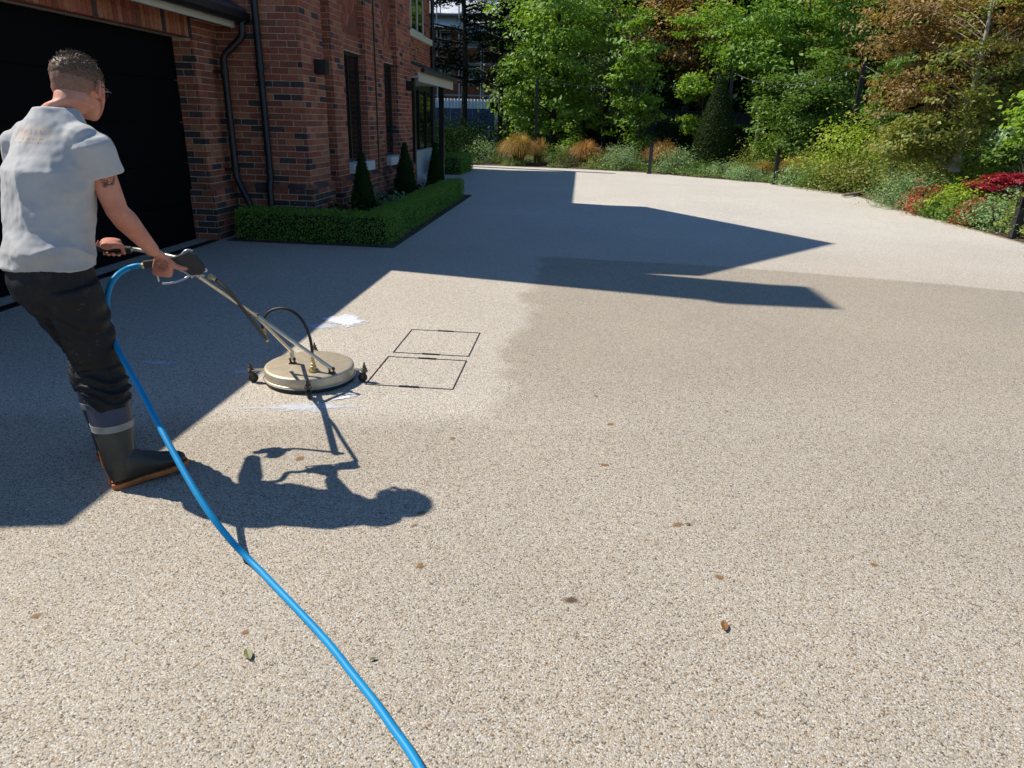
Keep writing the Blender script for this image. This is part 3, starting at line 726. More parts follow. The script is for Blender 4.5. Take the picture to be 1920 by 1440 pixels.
# ---- key joints
hipc = V((-2.045, 2.53, .93)); shc = V((-2.005, 2.65, 1.41))
hd = V((-1.950, 2.755, 1.572))
rsh, rel, rwr = V((-1.835, 2.595, 1.375)), V((-1.805, 2.645, 1.125)), V((-1.775, 2.79, .945))
lsh, lel, lwr = V((-2.185, 2.71, 1.375)), V((-2.25, 2.74, 1.11)), V((-2.215, 2.945, .955))
def skin_mat():
    m = mat('skin', (.50, .25, .17), .58, 0, .25); t = NT(m)
    n = t.noise(9, 4, .6); n2 = t.noise(45, 3, .6)
    c = t.ramp(n, [(.3, (.50, .19, .125)), (.52, (.60, .27, .185)), (.72, (.68, .35, .25))]).outputs[0]
    c = t.mix(.3, c, t.ramp(n2, [(.3, (.8, .75, .72)), (.7, (1.15, 1.12, 1.1))]).outputs[0], 'MULTIPLY')
    # inked patches: band below the sleeve and on the back of the right hand
    def blob(cen, rad, scale, lo, hi):
        d = t.n('VectorMath'); d.operation = 'DISTANCE'; t.l(t.pos(), d.inputs[0]); d.inputs[1].default_value = cen
        w = t.math('ADD', d.outputs['Value'], t.math('MULTIPLY', t.math('SUBTRACT', t.noise(40, 2, .5), .5), rad*.5))
        f = t.math('MULTIPLY', t.math('SUBTRACT', rad, w), 1/(rad*.22), clamp=True)
        k = t.ramp(t.noise(scale, 4, .75), [(lo, (1, 1, 1)), (hi, (0, 0, 0))]).outputs[0]
        return t.math('MULTIPLY', f, k)
    tat1 = blob(tuple(V((-1.775, 2.575, 1.262))), .052, 55, .46, .52)
    tat2 = blob(tuple(HANDR_INK), .036, 75, .42, .62)
    c = t.mix(t.math('MULTIPLY', tat1, .88), c, (.04, .045, .05)); c = t.mix(t.math('MULTIPLY', tat2, .72), c, (.12, .07, .06))
    # redder neck and ears, cropped hair shadow on the scalp
    t.l(c, t.b.inputs['Base Color'])
    t.b.inputs['Subsurface Weight'].default_value = .12; t.b.inputs['Subsurface Radius'].default_value = (.02, .008, .004)
    t.bump(t.noise(260, 3, .6), .18, .001); return m
# ---- right hand on the grip
def hand(b, P, a, k, n, barc, scale=1.0, thumb=1):
    """P palm centre, a along the bar towards the index finger, k wrist->knuckles, n out of the back of the hand, barc centre of the gripped bar"""
    s = scale
    b.loft([(P-k*.050*s, a*.026*s, n*.018*s), (P-k*.028*s, a*.036*s, n*.018*s), (P+k*.0*s, a*.041*s, n*.017*s), (P+k*.028*s, a*.043*s, n*.015*s), (P+k*.045*s, a*.041*s, n*.012*s), (P+k*.053*s, a*.037*s, n*.006*s)], 18)
    r_ = .027
    for i, (off, rad, ln) in enumerate(((.032, .0092, .95), (.011, .0097, 1.05), (-.011, .0092, 1.0), (-.031, .0080, .82))):
        o = a*off*s; c = barc+o; K = P+k*.044*s+o
        pts = [K-k*.02]
        for th in (35, 68, 100, 132, 165, 198, 228):
            t = R(35+(th-35)*ln); rr = r_*(1.18 if th < 120 else 1.02)
            pts.append(c+(n*math.cos(t)+k*math.sin(t))*rr)
        pts[1] = (pts[1]+K)/2+n*.002
        b.limb(pts, [rad*1.05, rad*1.12, rad*1.0, rad*1.05, rad*.95, rad*.97, rad*.88, rad*.78], 10)
    if thumb:
        b.limb([P-k*.026*s+a*.026*s, P-k*.004*s+a*.050*s-n*.006, P+k*.004*s+a*.076*s-n*.010, P+k*.004*s+a*.097*s-n*.012], [.015, .0135, .0115, .0088], 12)
    else:
        b.limb([P-k*.026*s+a*.026*s, P-k*.0*s+a*.052*s-n*.012, barc+a*.055-n*.004-k*.014, barc+a*.052-n*.020+k*.004], [.015, .0130, .0115, .0090], 12)
ga = gd.copy()
fore = (rwr-rel).normalized()
kk = (fore - ga*fore.dot(ga)); kk = (kk+V((.12, -.12, -.75))*.9); kk = (kk-ga*kk.dot(ga)).normalized()
nn = ga.cross(kk).normalized()
if nn.dot(V((.3, -1, .6))) < 0: nn = -nn
barR = gp(306, 496)
Pr = barR+nn*.030-kk*.008
HANDR_INK = Pr+nn*.02-kk*.012
M['skin'] = skin_mat()
b = Blob()
# neck, head
hf = V((-.05, .95, -.30)).normalized(); hr = V((.998, .055, 0)); hr = (hr-hf*hr.dot(hf)).normalized(); hu = hr.cross(hf).normalized()
def H(r_, f_, u_): return hd+hr*r_+hf*f_+hu*u_
b.loft([(shc+V((0, .0, -.02))-F*.0, Rm*.075, F*.065), (shc+V((0, .015, .03)), Rm*.062, F*.060), (shc+V((.01, .03, .07)), hr*.066, hf*.068), ((shc+V((.0, .03, .08))+H(0, -.035, -.085))/2, hr*.066, hf*.070), (H(0, -.034, -.075), hr*.065, hf*.068), (H(0, -.030, -.045), hr*.064, hf*.066), (H(0, -.02, -.01), hr*.05, hf*.06)], 20)
b.ell(H(0, -.012, .024), hr*.080, hf*.099, hu*.082)               # cranium
b.ell(H(0, -.045, .0), hr*.066, hf*.055, hu*.070)                # back of the skull
b.loft([(H(0, .045, .05), hr*.062, hu*.045), (H(0, .075, .02), hr*.058, hu*.07), (H(0, .088, -.02), hr*.050, hu*.075), (H(0, .094, -.045), hr*.036, hu*.058)], 18)   # face
b.loft([(H(0, .022, -.035), hr*.062, hf*.052), (H(0, .040, -.062), hr*.053, hf*.045), (H(0, .056, -.084), hr*.036, hf*.034), (H(0, .064, -.098), hr*.020, hf*.020)], 18)  # jaw
b.limb([H(0, .098, .018), H(0, .112, -.008), H(0, .122, -.026)], [.008, .010, .0125], 10)     # nose
b.limb([H(-.014, .112, -.030), H(.014, .112, -.030)], [.0075, .0075], 8)
for q in (-1, 1):
    b.limb([H(q*.012, .095, .036), H(q*.045, .085, .038)], [.008, .007], 8)         # brow
    b.limb([H(q*.05, .062, -.012), H(q*.042, .078, -.022)], [.014, .012], 8)       # cheek
b.limb([H(-.020, .096, -.062), H(0, .104, -.061), H(.020, .096, -.062)], [.005, .0065, .005], 8)
b.limb([H(-.018, .094, -.071), H(0, .102, -.072), H(.018, .094, -.071)], [.005, .0070, .005], 8)
for q in (-1, 1):      # ears
    e0 = H(q*.078, -.002, -.004); pts = []
    for i in range(9):
        t = R(-60+i*32); pts.append(e0+hu*(.026*math.cos(t)+.004)+hf*(-.015*math.sin(t))*1.0+hr*q*(.006+.010*math.sin(t)))
    b.limb(pts, [.005, .0058, .006, .006, .006, .0056, .0055, .0065, .0065], 8)
    b.ell(e0+hr*q*.001, hf*.013, hu*.024, hr*.006)
# arms
def arm(sh, el, wr, q):
    m1 = sh.lerp(el, .35); m2 = sh.lerp(el, .75); f1 = el.lerp(wr, .25); f2 = el.lerp(wr, .6)
    b.limb([sh.lerp(el, .12), m1, m2, el, f1, f2, wr], [.046, .050, .045, .042, .046, .037, .0285], 18)
arm(rsh, rel, rwr, 1); arm(lsh, lel, lwr, -1)
b.loft([(hipc+V((0, 0, -.05)), Rm*.13, F*.09), (hipc+V((0, 0, .10)), Rm*.13, F*.09), (hipc.lerp(shc, .5), Rm*.14, F*.09), (shc+V((0, 0, -.10)), Rm*.16, F*.095), (shc+V((0, 0, -.03)), Rm*.17, F*.075), (shc+V((0, .01, .02)), Rm*.10, F*.06)], 24)
b.limb([lsh, shc+V((0, 0, -.03)), rsh], [.05, .07, .05], 14)
# wrists to hands
b.loft([(rwr-fore*.01, ga*.026, nn*.021), ((rwr+Pr-kk*.05)/2, ga*.027, nn*.019), (Pr-kk*.035, ga*.034, nn*.019)], 16)
hand(b, Pr, ga, kk, nn, barR, .97, 1)
lf = (lwr-lel).normalized(); la_ = la.copy(); kl = V((.25, .30, -.75)); kl = (kl-la_*kl.dot(la_)).normalized(); kl = (V((.2, .95, .12))-la_*V((.2, .95, .12)).dot(la_)).normalized(); nl = V((0, .1, 1)); nl = (nl-la_*nl.dot(la_)-kl*nl.dot(kl)).normalized()
Pl = LG+nl*.030-kl*.010
b.loft([(lwr-lf*.01, Rm*.026, Z*.021), ((lwr+Pl-kl*.05)/2, la_*.028, nl*.019), (Pl-kl*.035, la_*.034, nl*.019)], 16)
hand(b, Pl, la_, kl, nl, LG, .97, 0)
# legs under the clothes (one continuous figure)
ra_, rk = V((-1.855, 2.455, .115)), V((-1.925, 2.545, .50)); rh = hipc+Rm*.095+V((0, 0, -.05))
la2, lk = V((-2.085, 2.69, .115)), V((-2.085, 2.70, .52)); lh = hipc-Rm*.095+V((0, 0, -.05))
for h_, k_, a_ in ((rh, rk, ra_), (lh, lk, la2)):
    b.limb([h_, h_.lerp(k_, .5), k_, k_.lerp(a_, .3), a_], [.075, .062, .048, .048, .034], 14)
b.done('body', M['skin'], man, .0040, 5, factor=.5)
# eyes
for q in (-1, 1):
    m = MB(); m.lathe(H(q*.030, .082, .012), [(.002, -.0115), (.008, -.008), (.0115, 0), (.008, .008), (.002, .0115)], 12, axis=hf); m.build('eye', mat('eye_white', (.6, .58, .55), .25), man, smooth=True)
# hair: short back and sides, longer and ruffled on the crown
def hair_mat(name, lo, hi):
    m = mat(name, lo, .6, 0, .3); t = NT(m); n = t.noise(160, 3, .7)
    t.l(t.ramp(n, [(.3, lo), (.7, hi)]).outputs[0], t.b.inputs['Base Color']); t.bump(n, .4, .0015); return m
M['hair'] = hair_mat('short_brown_hair', (.055, .032, .020), (.20, .12, .068))
M['fade'] = hair_mat('cropped_hair', (.17, .088, .06), (.31, .17, .12))
hb = Blob(); hb.ell(H(0, -.014, .034), hr*.0845, hf*.102, hu*.080); hb.ell(H(0, .014, .048), hr*.066, hf*.082, hu*.068)
def hdisp(p, n): return .0025*mnoise.noise(p*60)+.004*max(0, mnoise.noise(p*25+V((0, 0, 9))))*(1 if (p-hd).dot(hu) > .05 else .3)
hc = hb.done('hair', M['hair'], man, .004, 3, hdisp)
fb = Blob(); fb.ell(H(0, -.014, .020), hr*.0815, hf*.100, hu*.084); fb.ell(H(0, -.047, .0), hr*.0675, hf*.0555, hu*.071)
fo = fb.done('cropped_hair', M['fade'], man, .004, 3)
# cut the faces out: keep hair only behind the hairline
for o, lim in ((hc, lambda p: (p-hd).dot(hu) > .012+max(0, (p-hd).dot(hf))*.55+.006*mnoise.noise(p*60)), (fo, lambda p: (p-hd).dot(hu) > -.040+.008*mnoise.noise(p*90) and (p-hd).dot(hf) < .040+(p-hd).dot(hu)*.4 and not ((p-hd).dot(hu) < -.015 and (p-hd).dot(hf) > -.025))):
    bm = bmesh.new(); bm.from_mesh(o.data)
    bmesh.ops.delete(bm, geom=[f for f in bm.faces if not lim(f.calc_center_median())], context='FACES'); bm.to_mesh(o.data); bm.free()
sv = []; st = []
for i in range(2600):
    d = V((random.gauss(0, 1), random.gauss(0, 1), abs(random.gauss(0, 1)))).normalized()
    p = H(0, -.012, .036)+hr*d.x*.083+hf*d.y*.100+hu*d.z*.079
    if d.z < .22 and random.random() < .6: continue
    ln = (.010+.013*random.random())*(1.15 if d.z > .75 else .5)
    dr_ = (hr*d.x*.5+hf*(d.y*.5+.25)+hu*(d.z+.15)+V((random.gauss(0, .4), random.gauss(0, .4), random.gauss(0, .3)))).normalized()
    s_ = dr_.orthogonal().normalized()*.0011; q = p+dr_*ln*.5; e = q+(dr_*.7+hf*.5-hu*.15).normalized()*ln*.6; k = len(sv)
    sv += [p-s_, p+s_, q+s_*.8, q-s_*.8, e]; st += [(k, k+1, k+2), (k, k+2, k+3), (k+3, k+2, k+4)]
me = fast_mesh('hair_tufts', np.array([tuple(p) for p in sv]), np.array(st), None, [M['hair']]); o = link('hair_tufts', me, man); o['kind'] = 'stuff'
# glasses
m = MB()
for q in (-1, 1): m.tube([H(q*.080, .0, .012), H(q*.078, .05, .016), H(q*.066, .098, .016)], .0022, 6)
m.tube([H(-.066, .100, .020), H(0, .108, .024), H(.066, .100, .020)], .0022, 6)
gl = m.build('glasses', M['plastic'], man)
for q in (-1, 1): MB().lathe(H(q*.034, .106, .010), [(.021, -.001), (.024, 0), (.021, .001)], 20, axis=(hf+hr*q*.2)).build('lens', M['glass'], gl)
# ---- t-shirt
def shirt_mat():
    m = mat('grey_cotton', (.42, .43, .44), .85, 0, .15); t = NT(m)
    n = t.noise(5, 4, .6); c = t.ramp(n, [(.3, (.42, .41, .405)), (.7, (.52, .51, .50))]).outputs[0]
    # grubby, sweaty lower side
    s = t.n('SeparateXYZ'); t.l(t.pos(), s.inputs[0])
    w = t.math('MULTIPLY', t.math('MULTIPLY', t.math('SUBTRACT', 1.22, s.outputs[2]), 4.5, clamp=True), t.ramp(t.noise(7, 4, .6), [(.42, (0, 0, 0)), (.68, (1, 1, 1))]).outputs[0])
    c = t.mix(t.math('MULTIPLY', w, .38), c, (.30, .26, .22))
    # washed-out print between the shoulder blades
    dx = t.n('VectorMath'); dx.operation = 'SUBTRACT'; t.l(t.pos(), dx.inputs[0]); dx.inputs[1].default_value = LOGO
    def dot(v):
        d = t.n('VectorMath'); d.operation = 'DOT_PRODUCT'; t.l(dx.outputs[0], d.inputs[0]); d.inputs[1].default_value = tuple(v); return d.outputs['Value']
    u = dot(Rm); v = dot(Z)
    def boxm(ui, vi, hu_, hv_, soft):
        a = t.math('MULTIPLY', t.math('SUBTRACT', hu_, t.math('ABSOLUTE', t.math('SUBTRACT', u, ui))), 1/soft, clamp=True)
        b2 = t.math('MULTIPLY', t.math('SUBTRACT', hv_, t.math('ABSOLUTE', t.math('SUBTRACT', v, vi))), 1/soft, clamp=True)
        return t.math('MULTIPLY', a, b2)
    back = t.math('LESS_THAN', dot(F), .11)
    wear = t.ramp(t.noise(60, 3, .7), [(.35, (.35, .35, .35)), (.6, (1, 1, 1))]).outputs[0]
    box = t.math('MULTIPLY', t.math('MULTIPLY', boxm(0, 0, .105, .030, .006), back), wear)
    c = t.mix(t.math('MULTIPLY', box, .6), c, (.60, .48, .38))
    vv = t.n('CombineXYZ'); t.l(t.math('MULTIPLY', u, 1.0), vv.inputs[0]); t.l(t.math('MULTIPLY', v, .35), vv.inputs[1])
    glyph = t.ramp(t.noise(95, 2, .6, vec=vv.outputs[0]), [(.50, (0, 0, 0)), (.54, (1, 1, 1))]).outputs[0]
    g2 = t.math('MULTIPLY', glyph, t.math('ADD', boxm(0, .006, .075, .010, .003), t.math('ADD', boxm(0, -.018, .088, .0035, .002), boxm(-.01, -.031, .095, .004, .002))))
    c = t.mix(t.math('MULTIPLY', t.math('MULTIPLY', g2, back), .55), c, (.33, .18, .13))
    t.l(c, t.b.inputs['Base Color']); t.b.inputs['Sheen Weight'].default_value = .15
    t.bump(t.noise(420, 2, .5), .25, .0008); return m
LOGO = tuple(V((-2.055, 2.50, 1.405)))
M['shirt'] = shirt_mat()
b = Blob(); bk = -F
b.loft([(hipc+V((.005, 0, -.010)), Rm*.193, F*.140), (hipc+V((.005, 0, .05)), Rm*.190, F*.138), (hipc.lerp(shc, .28)+bk*.004, Rm*.185, F*.130), (hipc.lerp(shc, .5)+bk*.006, Rm*.188, F*.130), (hipc.lerp(shc, .72)+bk*.012, Rm*.203, F*.136), (shc+V((0, 0, -.085))+bk*.012, Rm*.208, F*.130), (shc+V((0, 0, -.02))+bk*.004, Rm*.196, F*.104), (shc+V((0, 0, .018)), Rm*.165, F*.092), (shc+V((0.003, .003, .044)), Rm*.134, F*.086), (shc+V((.006, .008, .068)), Rm*.106, F*.080), (shc+V((.008, .012, .085)), Rm*.086, F*.077), (shc+V((.010, .014, .092)), Rm*.077, F*.074)], 36)
b.limb([lsh+V((.02, 0, 0)), shc+V((0, 0, -.005)), rsh-V((.02, 0, 0))], [.072, .082, .072], 16)
for sh, el, sd2 in ((rsh, rel, 1), (lsh, lel, -1)):
    d = (el-sh).normalized(); s1 = d.cross(F).normalized(); s2 = d.cross(s1).normalized(); e = sh.lerp(el, .42)
    b.loft([(sh+V((0, 0, .038))-Rm*.02*sd2, s1*.035, s2*.045), (sh+V((0, 0, .020)), s1*.062, s2*.064), (sh, s1*.077, s2*.077), (sh.lerp(e, .5)+Rm*.004*sd2, s1*.076, s2*.076), (e+Rm*.004*sd2, s1*.076, s2*.074), (e+d*.012+Rm*.004*sd2, s1*.074, s2*.072)], 24)
def rg(x): s = abs(math.sin(x*.5)); return (1-s)**1.4*1.7-.45
def sdisp(p, n):
    q = p-hipc; u = q.dot(Rm); h = q.z; v = 0
    # long folds running from the right armpit down towards the left hip, small drag folds at the hem
    w = mnoise.noise(p*3.0)*.8
    v += .0085*rg((u*.95+h*.42)*42+w*4.5)*max(0, min(1, (h+.05)*4))*max(0, 1-abs(h-.22)/.26)
    v += .008*rg(h*70+u*16+mnoise.noise(p*6)*4.5)*max(0, 1-abs(h-.02)/.13)
    v += .008*rg(((p-rsh).length)*105+mnoise.noise(p*8)*3)*max(0, 1-(p-(rsh+V((-.04, 0, -.09)))).length/.10)
    v += .006*mnoise.noise(p*5+V((4, 1, 7)))+.0055*mnoise.noise(p*14)+.0018*mnoise.noise(p*40)
    return v
sh_o = b.done('t_shirt', M['shirt'], man, .005, 6, sdisp)
def open_ends(o, tests):
    bm = bmesh.new(); bm.from_mesh(o.data); dele = []
    for f in bm.faces:
        c = f.calc_center_median()
        if any(t(c, f.normal) for t in tests): dele.append(f)
    bmesh.ops.delete(bm, geom=dele, context='FACES'); bm.to_mesh(o.data); bm.free()
dR = (rel-rsh).normalized(); eR = rsh.lerp(rel, .42)+Rm*.004; dL = (lel-lsh).normalized(); eL = lsh.lerp(lel, .42)-Rm*.004
0 and open_ends(sh_o, [lambda c, n: n.z < -.55 and c.z < hipc.z+.02, lambda c, n: (c-eR).dot(dR) > -.008 and n.dot(dR) > .5 and (c-eR).length < .1, lambda c, n: (c-eL).dot(dL) > -.008 and n.dot(dL) > .5 and (c-eL).length < .1, lambda c, n: c.z > shc.z+.058 and n.z > .5])
# ---- trousers
def trouser_mat():
    m = mat('black_work_trousers', (.02, .02, .022), .7, 0, .22); t = NT(m)
    n = t.noise(6, 5, .65); c = t.ramp(n, [(.35, (.008, .008, .009)), (.6, (.015, .015, .017)), (.78, (.06, .052, .045))]).outputs[0]
    n2 = t.noise(38, 4, .75); c = t.mix(t.ramp(n2, [(.62, (0, 0, 0)), (.75, (.5, .5, .5))]).outputs[0], c, (.13, .115, .10))
    t.l(c, t.b.inputs['Base Color']); t.l(t.ramp(n, [(.3, (.42, .42, .42)), (.7, (.8, .8, .8))]).outputs[0], t.b.inputs['Roughness'])
    t.bump(t.noise(300, 2, .5), .2, .001); return m
M['trousers'] = trouser_mat()
b = Blob()
b.loft([(hipc+V((0, 0, .055)), Rm*.168, F*.122), (hipc, Rm*.175, F*.130), (hipc+V((-.004, 0, -.07)), Rm*.182, F*.142), (hipc+V((-.004, .005, -.13)), Rm*.172, F*.136), (hipc+V((0, .005, -.20)), Rm*.12, F*.10)], 32)
def leg(h_, k_, a_, f):
    top = h_+V((0, 0, -.03)); end = k_.lerp(a_, .46)
    pts = [top, h_.lerp(k_, .35), h_.lerp(k_, .7), k_, k_.lerp(a_, .18), k_.lerp(a_, .33), end]
    b.limb(pts, [.106, .104, .096, .087, .089, .086, .076], 20, cap=False)
leg(rh, rk, ra_, 0); leg(lh, lk, la2, 1)
def tdisp(p, n):
    v = .010*mnoise.noise(p*5)+.004*mnoise.noise(p*15)
    for k_, a_ in ((rk, ra_), (lk, la2)):
        c = k_.lerp(a_, .22); d = (p-c)
        if abs(d.z) < .16 and math.hypot(d.x, d.y) < .14:
            s = max(0, 1-abs(d.z)/.15); ang = math.atan2(d.y, d.x)
            v += .011*s*rg(d.z*150+ang*1.8+mnoise.noise(p*9)*7.0)
    d = p-(hipc+V((0, 0, -.22))); s = max(0, 1-abs(d.z)/.12); v += .006*s*math.sin(d.z*80+p.x*40+mnoise.noise(p*6)*3)
    v += .006*rg((p.x*1.2+p.y*.4)*45+mnoise.noise(p*4)*3)*max(0, 1-abs(p.z-.68)/.2)
    return v
b.done('trousers', M['trousers'], man, .0065, 4, tdisp)
# ---- boots
M['boot'] = grained('olive_rubber', (.038, .034, .026), .4, 10, .45, .1, 60, .002)
M['boot_navy'] = grained('navy_rubber', (.030, .034, .065), .25, 12, .4, .1, 60, .002)
M['boot_sole'] = grained('orange_rubber_sole', (.42, .13, .035), .3, 16, .55, .2, 80, .002)
M['boot_band'] = grained('grey_rubber_band', (.30, .285, .25), .25, 20, .55, .1)
def boot(a_, k_, dirv, lift, lab):
    d = dirv.normalized(); s = V((d.y, -d.x, 0)); heel = V((a_.x, a_.y, 0))-d*.045; t = R(lift)
    def Q(f, z, q=0): return heel+d*(f*math.cos(t)-z*math.sin(t)*.0)+V((0, 0, z+max(0, f-.02)*math.sin(t)))+s*q
    sh_ax = (k_-a_).normalized(); top = a_.lerp(k_, .69)
    b = Blob()
    b.loft([(top, d*.079, s*.072), (a_.lerp(k_, .5), d*.078, s*.070), (a_.lerp(k_, .3), d*.072, s*.062), (a_.lerp(k_, .10), d*.062, s*.050), (a_+V((0, 0, -.025)), d*.060, s*.045), (Q(.055, .035), d*.058, s*.041)], 24)
    b.loft([(Q(.004, .05), s*.030, Z*.032), (Q(.03, .052), s*.040, Z*.040), (Q(.075, .085), s*.046, Z*.078), (Q(.105, .078), s*.046, Z*.068), (Q(.14, .068), s*.046, Z*.056), (Q(.20, .053), s*.050, Z*.039), (Q(.25, .045), s*.047, Z*.030), (Q(.285, .040), s*.034, Z*.023), (Q(.300, .036), s*.020, Z*.014)], 20)
    o = b.done('boot', M['boot'], man, .005, 3)
    # sole
    prof = [(-.002, .028), (.02, .040), (.07, .040), (.12, .038), (.17, .045), (.22, .051), (.26, .047), (.29, .034), (.306, .016)]
    def ring(z0, gro): return [Q(f+(gro if f > .2 else -gro), z0, -(w+gro)) for f, w in prof]+[Q(f+(gro if f > .2 else -gro), z0, (w+gro)) for f, w in prof[::-1]]
    rings = [ring(.0, -.002), ring(.004, .001), ring(.016, .002), ring(.024, .001)]; n = len(rings[0]); m = MB()
    m.add([p for r_ in rings for p in r_], [(i*n+j, i*n+(j+1) % n, (i+1)*n+(j+1) % n, (i+1)*n+j)[::-1] for i in range(3) for j in range(n)]+[tuple(range(n)), tuple(range(3*n, 4*n))[::-1]])
    m.build('sole', M['boot_sole'], o, smooth=True)
    # heel piping up the back
    m = MB(); m.tube([Q(-.006, .02), Q(-.004, .05), a_-d*.064+V((0, 0, .0)), a_.lerp(k_, .15)-d*.068], [.006, .005, .004, .002], 8); m.build('heel_piping', M['boot_sole'], o, smooth=True)
    def band(u0, u1, g_, nm, mt):
        c0, c1 = a_.lerp(k_, u0), a_.lerp(k_, u1); rr = lambda u: (.066+.026*u, .056+.029*u)
        R_ = []
        for u in (u0, (u0+u1)/2, u1):
            fr = min(1, u/.5); R_.append((a_.lerp(k_, u), d*(.0645+.0150*fr+g_), s*(.0535+.0170*fr+g_)))
        bb = Blob(); bb.loft(R_, 32); bb.m.build(nm, mt, o, smooth=True)
    band(.36, .43, .0045, 'band', M['boot_band']); band(.43, .66, .0025, 'upper_band', M['boot_navy']); band(.655, .685, .0050, 'top_trim', M['boot_band'])
boot(ra_, rk, V((.70, .71, 0)), 5, 'right')
boot(la2, lk, V((-.40, .92, 0)), 0, 'left')
# ================================================================== SURFACE MARKS, COVERS
M['cover_frame'] = grained('dark_cover_frame', (.045, .040, .036), .4, 40, .6, .3, 150, .002, metal=.3)
def cover(x0, x1, y0, y1, label):
    o = thing('inspection_cover', label, 'manhole cover', ((x0+x1)/2, (y0+y1)/2, 0), 'twin recessed inspection covers')
    m = MB(); w = .007
    # narrow slit frames, each with a small lifting slot in the middle of the near and far side
    m.box(x0, x1, y0-w, y0, .0012, .0035); m.box(x0, x1, y1, y1+w, .0012, .0035); m.box(x0-w, x0, y0-w, y1+w, .0012, .0035); m.box(x1, x1+w, y0-w, y1+w, .0012, .0035)
    m.build('frame', M['cover_frame'], o)
    for y in (y0-w/2, y1+w/2):
        MB().box((x0+x1)/2-.06, (x0+x1)/2+.06, y-.010, y+.010, .0036, .0052).build('lifting_slot', M['cast_black'], o)
cover(-1.18, -.67, 4.40, 4.95, 'recessed inspection cover filled with gravel, the one farther from the camera')
cover(-1.19, -.67, 3.78, 4.30, 'recessed inspection cover filled with gravel, the one nearer the surface cleaner')
def blot(name, mt, c, rx, ry, h=.0022, n=26, jag=.35, rot=0.0, seed=0, lab=None, cat=None, group=None):
    m = MB(); vs = [(c[0], c[1], h)]; rings = 5
    for k in range(1, rings+1):
        for i in range(n):
            a = 2*math.pi*i/n; r_ = 1+jag*mnoise.noise(V((math.cos(a)*1.6, math.sin(a)*1.6, seed*3.7)))+jag*.5*mnoise.noise(V((math.cos(a)*5, math.sin(a)*5, seed)))
            u, v = rx*r_*math.cos(a)*k/rings, ry*r_*math.sin(a)*k/rings
            vs.append((c[0]+u*math.cos(rot)-v*math.sin(rot), c[1]+u*math.sin(rot)+v*math.cos(rot), h*(1-.0*k)))
    fs = [(0, 1+i, 1+(i+1) % n) for i in range(n)]
    for k in range(rings-1): fs += [(1+k*n+i, 1+(k+1)*n+i, 1+(k+1)*n+(i+1) % n, 1+k*n+(i+1) % n) for i in range(n)]
    m.add(vs, fs); o = m.build(name, mt); at_ = o.data.attributes.new('rim', 'FLOAT', 'POINT'); at_.data.foreach_set('value', [0.0]+[k/rings for k in range(1, rings+1) for _ in range(n)]); tag(o, lab, cat, group); return o
def patchy(name, col, lo, hi, scale=60, rough=.4, dens=1.0):
    """thin film that covers the stones in an uneven way, thinning out to its own rim"""
    m = bpy.data.materials.new(name); m.use_nodes = True; t = NT(m); out = m.node_tree.nodes['Material Output']
    t.b.inputs['Base Color'].default_value = (*col, 1); t.b.inputs['Roughness'].default_value = rough
    n = t.noise(scale, 4, .7); n2 = t.noise(scale*.12, 3, .6)
    ra = t.n('Attribute'); ra.attribute_name = 'rim'; rim = ra.outputs['Fac']; f = t.math('SUBTRACT', t.math('ADD', t.math('MULTIPLY', n, .6), t.math('ADD', .10, t.math('MULTIPLY', n2, .5))), t.math('MULTIPLY', t.math('MULTIPLY', rim, rim), .34)); k = t.math('MULTIPLY', t.ramp(f, [(lo, (0, 0, 0)), (hi, (1, 1, 1))]).outputs[0], dens)
    ms = t.n('MixShader'); tr = t.n('BsdfTransparent'); t.l(k, ms.inputs[0]); t.l(tr.outputs[0], ms.inputs[1]); t.l(t.b.outputs[0], ms.inputs[2]); t.l(ms.outputs[0], out.inputs[0]); return m
M['foam'] = patchy('soap_foam', (.80, .82, .86), .38, .50, 22, .3, .95)
M['foam_thin'] = patchy('thin_soap_film', (.72, .74, .80), .40, .62, 25, .3, .75)
M['stain'] = patchy('rust_stain_film', (.26, .13, .04), .40, .60, 170, .8, .85)
M['stain_dark'] = patchy('dark_brown_stain', (.08, .04, .015), .40, .62, 170, .8, .75)
blot('foam_patch', M['foam'], G(645, 601), .17, .24, .004, 40, .6, .9, 3, 'white soap foam on the sunlit gravel beyond the surface cleaner', 'foam')
blot('foam_patch', M['foam_thin'], G(600, 612), .16, .10, .003, 30, .9, .5, 5, 'thin greyish soap film at the rim of the shade beyond the surface cleaner', 'foam')
blot('foam_patch', M['foam_thin'], G(560, 765), .36, .075, .003, 34, .7, .18, 11, 'pale arc of soap film in front of the surface cleaner', 'foam')
blot('foam_patch', M['foam'], G(650, 745), .12, .035, .004, 30, .6, .75, 12, 'small bright foam patch at the near right rim of the surface cleaner', 'foam')
blot('foam_patch', M['foam_thin'], G(300, 682), .20, .05, .003, 30, .8, .0, 13, 'pale wet streak in the shade beside the blue hose', 'foam')
blot('foam_patch', M['foam_thin'], G(452, 700), .13, .08, .003, 30, .8, .4, 14, 'pale wet streak in the shade at the left of the surface cleaner', 'foam')
